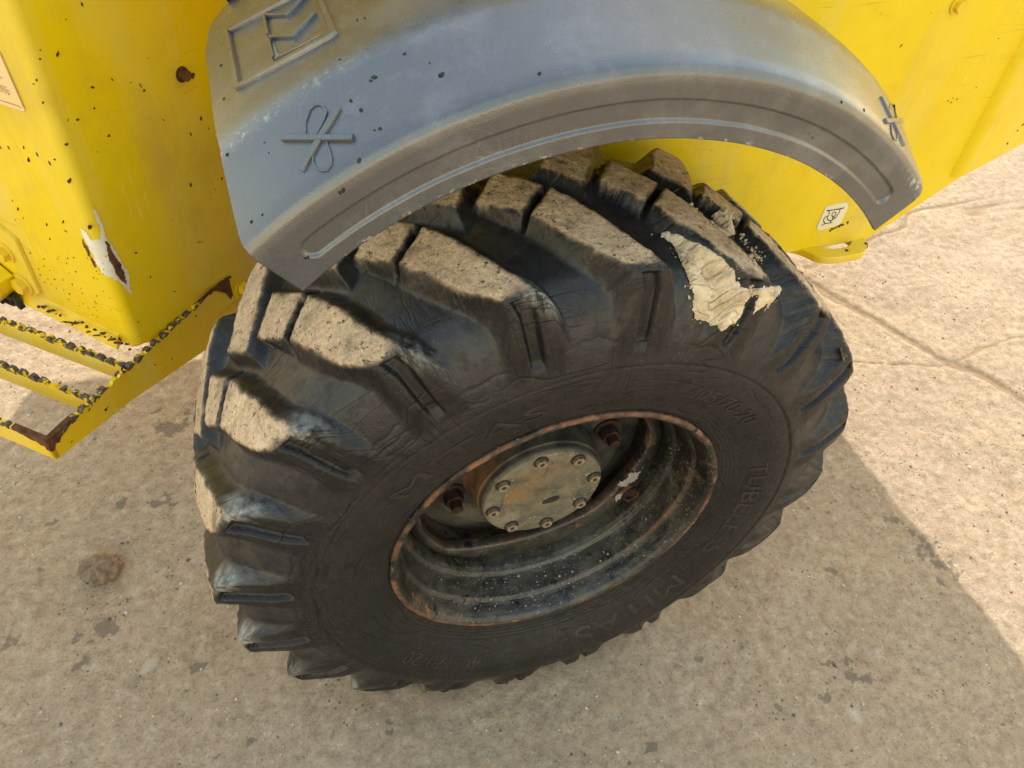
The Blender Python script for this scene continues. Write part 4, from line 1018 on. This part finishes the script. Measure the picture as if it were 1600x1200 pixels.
# hinge plate with two big bolts at the left edge
bm = bmesh.new()
hp = [(-60, 300), (28, 372), (66, 455), (58, 458), (44, 452), (-60, 420)]
prism(bm, [pl_(q, .0005) for q in hp], NL, .007); bevel_all(bm, .002, 2); hinge = bm_obj('hinge_plate', bm, YEL, loader, 40)
for q, r in (((14, 390), .016), ((42, 440), .017)):
    bm = bmesh.new(); hexbolt(bm, pl_(q, .0075), NL, r, .016); bevel_all(bm, .0018, 2); bm_obj('bolt', bm, YEL2, hinge, 40)
bm = bmesh.new()
prism(bm, [pl_(q, .012) for q in [(-60, 392), (0, 402), (28, 425), (33, 440), (30, 452), (0, 462), (-60, 470)]], NL, .035); bevel_all(bm, .004, 2); bm_obj('hinge_arm', bm, YEL, hinge, 40)
bm = bmesh.new(); strip_mesh(bm, [pl_(q, .016) for q in [(20, 458), (28, 461), (36, 462), (44, 463), (33, 455)]], NL, .009, .012, np.random.default_rng(6)); bm_obj('dried_grease', bm, FLK, hinge, 40, 'stuff')

# ---------- access step
ZS = AX + .0
rA = on_z((73, 690), ZS); rB = on_z((345, 441), ZS)
Ed = (rB - rA); Ed[2] = 0; Lr = np.linalg.norm(Ed); Ed /= Lr; Bd = np.array([-Ed[1], Ed[0], 0])     # along the rail, along the treads
nR = np.array([Ed[1], -Ed[0], 0])
def rl(p): return on_plane(p, rA, nR)
zb0 = rl((96, 713))[2]; zb1 = rl((206, 625.5))[2]; zb2 = rl((329, 541.5))[2]
s1 = (rl((206, 625.5)) - rA) @ Ed; s2 = (rl((329, 541.5)) - rA) @ Ed
TH = .008
def box_strip(bm, o, d, prof_top, prof_bot, n, th_, mi=0):
    """plate along d: list of (s, z) top and bottom"""
    pts = [Vector(o + d * s) + Vector((0, 0, z - o[2])) for s, z in prof_top] + [Vector(o + d * s) + Vector((0, 0, z - o[2])) for s, z in prof_bot[::-1]]
    prism(bm, pts, n, th_, mi)
def teeth(s0, s1, step=.024, h=.0055):
    L = []; s = s0
    while s < s1 - step:
        L += [(s, -h), (s + step * .18, 0), (s + step * .62, 0), (s + step * .78, -h)]; s += step
    L.append((s1, -h)); return L
bm = bmesh.new()
tp = [(s, ZS + z - .002) for s, z in teeth(.012, Lr)]
box_strip(bm, rA, Ed, [(.0, ZS - .008)] + tp + [(Lr + .06, ZS - .006), (Lr + .075, ZS - .03)], [(.0, zb0 + .004), (.012, zb0), (s1, zb1), (s2, zb2), (Lr + .05, zb2 - .004), (Lr + .075, zb2 + .01)], nR * -1, TH)
step_rail = bm_obj('access_step', bm, YEL2, loader, 25)
def ser_edge(o, d, L0, L1, n, th_, seed):
    rg = np.random.default_rng(seed); bm = bmesh.new(); s = L0; step = .024
    while s < L1 - step * .5:
        if rg.random() < .9:
            a, b = s + step * rg.uniform(-.02, .12), s + step * rg.uniform(.6, .8); hh = rg.uniform(.004, .011); lift = rg.uniform(.0005, .002)
            pts = [Vector(o + d * x) + Vector((0, 0, z)) - Vector(n) * .0015 for x, z in ((a - .002, -hh), (a + .003, lift), (b - .003, lift), (b + .004, -hh * rg.uniform(.4, 1)), ((a + b) / 2, -hh * rg.uniform(.5, 1.2)))]
            prism(bm, pts, n, th_ + .003)
        s += step
    return bm_obj('serrated_edge', bm, SER, step_rail, 25)
ser_edge(rA, Ed, .03, Lr, -nR, TH, 1)
# the three treads
def bar(px0, h0, seed, L=.62):
    o = on_z(px0, ZS); o = rA + Ed * ((o - rA) @ Ed); o = o + Bd * .008
    bm = bmesh.new(); tp = [(s, ZS + z - .002) for s, z in teeth(.0, L)]
    box_strip(bm, o, Bd, tp, [(0, ZS - h0), (L, ZS - h0)], Ed, TH); bm_obj('tread_bar', bm, YEL2, step_rail, 25)
    ser_edge(o, Bd, .0, L, Ed, TH, seed)
bar((189, 571), .046, 2); bar((133, 622), .046, 3)
# front bar bends round from the rail
o = rA - Bd * 0
bm = bmesh.new(); tp = [(s, ZS + z - .002) for s, z in teeth(.02, .62)]
box_strip(bm, rA + Bd * .000, Bd, [(0, ZS - .008)] + tp, [(0, zb0 + .002), (.62, zb0 + .002)], Ed, TH); bm_obj('tread_bar', bm, YEL2, step_rail, 25); ser_edge(rA, Bd, .035, .62, Ed, TH, 4)
bm = bmesh.new(); o2 = rA + Bd * .628
box_strip(bm, o2, Ed, [(.0, ZS - .004), (Lr + .075, ZS - .004)], [(.0, zb0), (s1, zb1), (Lr + .075, zb2)], -nR, TH); bm_obj('side_rail', bm, YEL2, step_rail, 25)
# rounded outer corner with the paint knocked off
bm = bmesh.new(); K2 = 8; cr = .020
cpts = [(rA + Ed * (cr - cr * math.sin(t)) + Bd * (cr - cr * math.cos(t))) for t in np.linspace(0, PI / 2, K2)]
cpts = [rA + Ed * cr * 0 + (p - rA) for p in cpts]
rgc = np.random.default_rng(8)
def rust_tab(o, d, n, s0, s1, h, seed):
    rg = np.random.default_rng(seed); bm = bmesh.new(); N_ = 9
    tops = [(s0 + (s1 - s0) * k / N_, .0015) for k in range(N_ + 1)]; bots = [(s0 + (s1 - s0) * k / N_, -h * (1 - k / N_) * rg.uniform(.65, 1.15) - .004) for k in range(N_ + 1)]
    pts = [Vector(o + d * s) + Vector((0, 0, z)) + Vector(n) * .0012 for s, z in tops + bots[::-1]]
    prism(bm, pts, [-x for x in n], .0108); return bm_obj('worn_corner', bm, RUST, step_rail, 25)
rust_tab(rA, Ed, nR, -.002, .060, .024, 1); rust_tab(rA + np.array([0, 0, .0011]) - Ed * .0009, Bd, -Ed, .0008, .075, .018, 2)
# ear and bolt where the rail meets the machine
ec = rl((375, 448)); er = .034
bm = bmesh.new()
prism(bm, [Vector(ec + Ed * er * math.cos(a) * 1.1 + nR * .003) + Vector((0, 0, er * math.sin(a))) for a in np.linspace(0, 2 * PI, 32, endpoint=False)], -nR, .011); bevel_all(bm, .0015, 2)
bm_obj('mounting_ear', bm, YEL2, step_rail, 40)
def rust_poly(px, lift, seed):
    rg = np.random.default_rng(seed); Q_ = []
    for a, b in zip(px, px[1:] + px[:1]):
        k = max(1, int(math.hypot(b[0] - a[0], b[1] - a[1]) / 3))
        Q_ += [(a[0] + (b[0] - a[0]) * t / k + rg.uniform(-.8, .8), a[1] + (b[1] - a[1]) * t / k + rg.uniform(-.8, .8)) for t in range(k)]
    bm = bmesh.new(); prism(bm, [rl(q) + nR * lift for q in Q_], nR, .0012); return bm_obj('worn_edge', bm, RUST, step_rail, 30)
rust_poly([(303, 472), (318, 459), (331, 448), (345, 437), (358, 431), (365, 434), (357, 443), (364, 458), (358, 466), (348, 456), (332, 454), (318, 465)], .0036, 1)
rust_poly([(346, 435), (360, 428), (376, 424), (391, 425), (399, 433), (398, 444), (391, 455), (388, 452), (393, 442), (393, 434), (387, 430), (374, 429), (360, 434)], .0042, 2)
bm = bmesh.new(); hexbolt(bm, ec + nR * .0045, nR, .0165, .015); bevel_all(bm, .0015, 2); bm_obj('bolt', bm, YEL2, step_rail, 40)
chips('paint_chips', [(139, 640, 4, 2, .7), (165, 640, 4, 3.5, .3), (168, 636, 2, 2, 0), (306, 494, 3, 2, .2), (242, 570, 3.5, 1.5, -.6), (268, 561, 2, 1.5, 0), (324, 542, 4, 2, .6), (112, 690, 3, 1, .7), (228, 548, 3, 1.5, .8), (180, 585, 5, 2.5, .8), (190, 576, 6, 3, .8)], rl, nR, DARK, step_rail, 51, .0009)

# ---------- cab box above the picture, unseen, added and sized to shade the ground
def box_part(name, x0, x1, y0, y1, z0, z1, mat, parent, bev=.03):
    bm = bmesh.new(); prism(bm, [(x0, y0, z0), (x1, y0, z0), (x1, y1, z0), (x0, y1, z0)], (0, 0, 1), z1 - z0); bevel_all(bm, bev, 3); return bm_obj(name, bm, mat, parent, 40)
shade_cab = box_part('shade_cab', -.64, .25, .86, 1.70, .62, 2.75, YEL, loader, .05)
for (x0, x1, y0, y1) in ((-.55, .17, .852, .864), (-.648, -.634, .94, 1.64)):
    box_part('cab_window', x0, x1, y0, y1, 1.75, 2.62, GLS, shade_cab, .004)

# ---------- dried burr stuck on the right shoulder
bm = bmesh.new(); best = None
Xp, Yp = project(TV.reshape(-1, 3)); dd = np.hypot(Xp - 1312, Yp - 556); dist = np.linalg.norm(TV.reshape(-1, 3) - CAM, axis=1); cand = np.where(dd < 3)[0]; pt = TV.reshape(-1, 3)[cand[dist[cand].argmin()]]
rg = np.random.default_rng(5)
nrm = Vector((pt[0], -.25, pt[2] - AX)).normalized(); fx, fy2, fn = frame(nrm)
for k in range(9):
    a = k * 2 * PI / 9 + rg.uniform(-.3, .3); L = rg.uniform(.010, .021); d = fx * math.cos(a) + fy2 * math.sin(a); s = d.cross(fn)
    c = Vector(pt) + fn * .003
    up = rg.uniform(.1, .9)
    P = [c - s * .003, c + d * L * .5 - s * .0045 + fn * L * .3 * up, c + d * L + fn * L * .55 * up, c + d * L * .5 + s * .0045 + fn * L * .2 * up, c + s * .003]
    prism(bm, P, fn, .0006)
lf = bm_obj('dried_burr', bm, LEAF, None, 0); tag(lf, 'small spiky dry brown burr stuck on the right shoulder of the tyre', 'dry leaf')
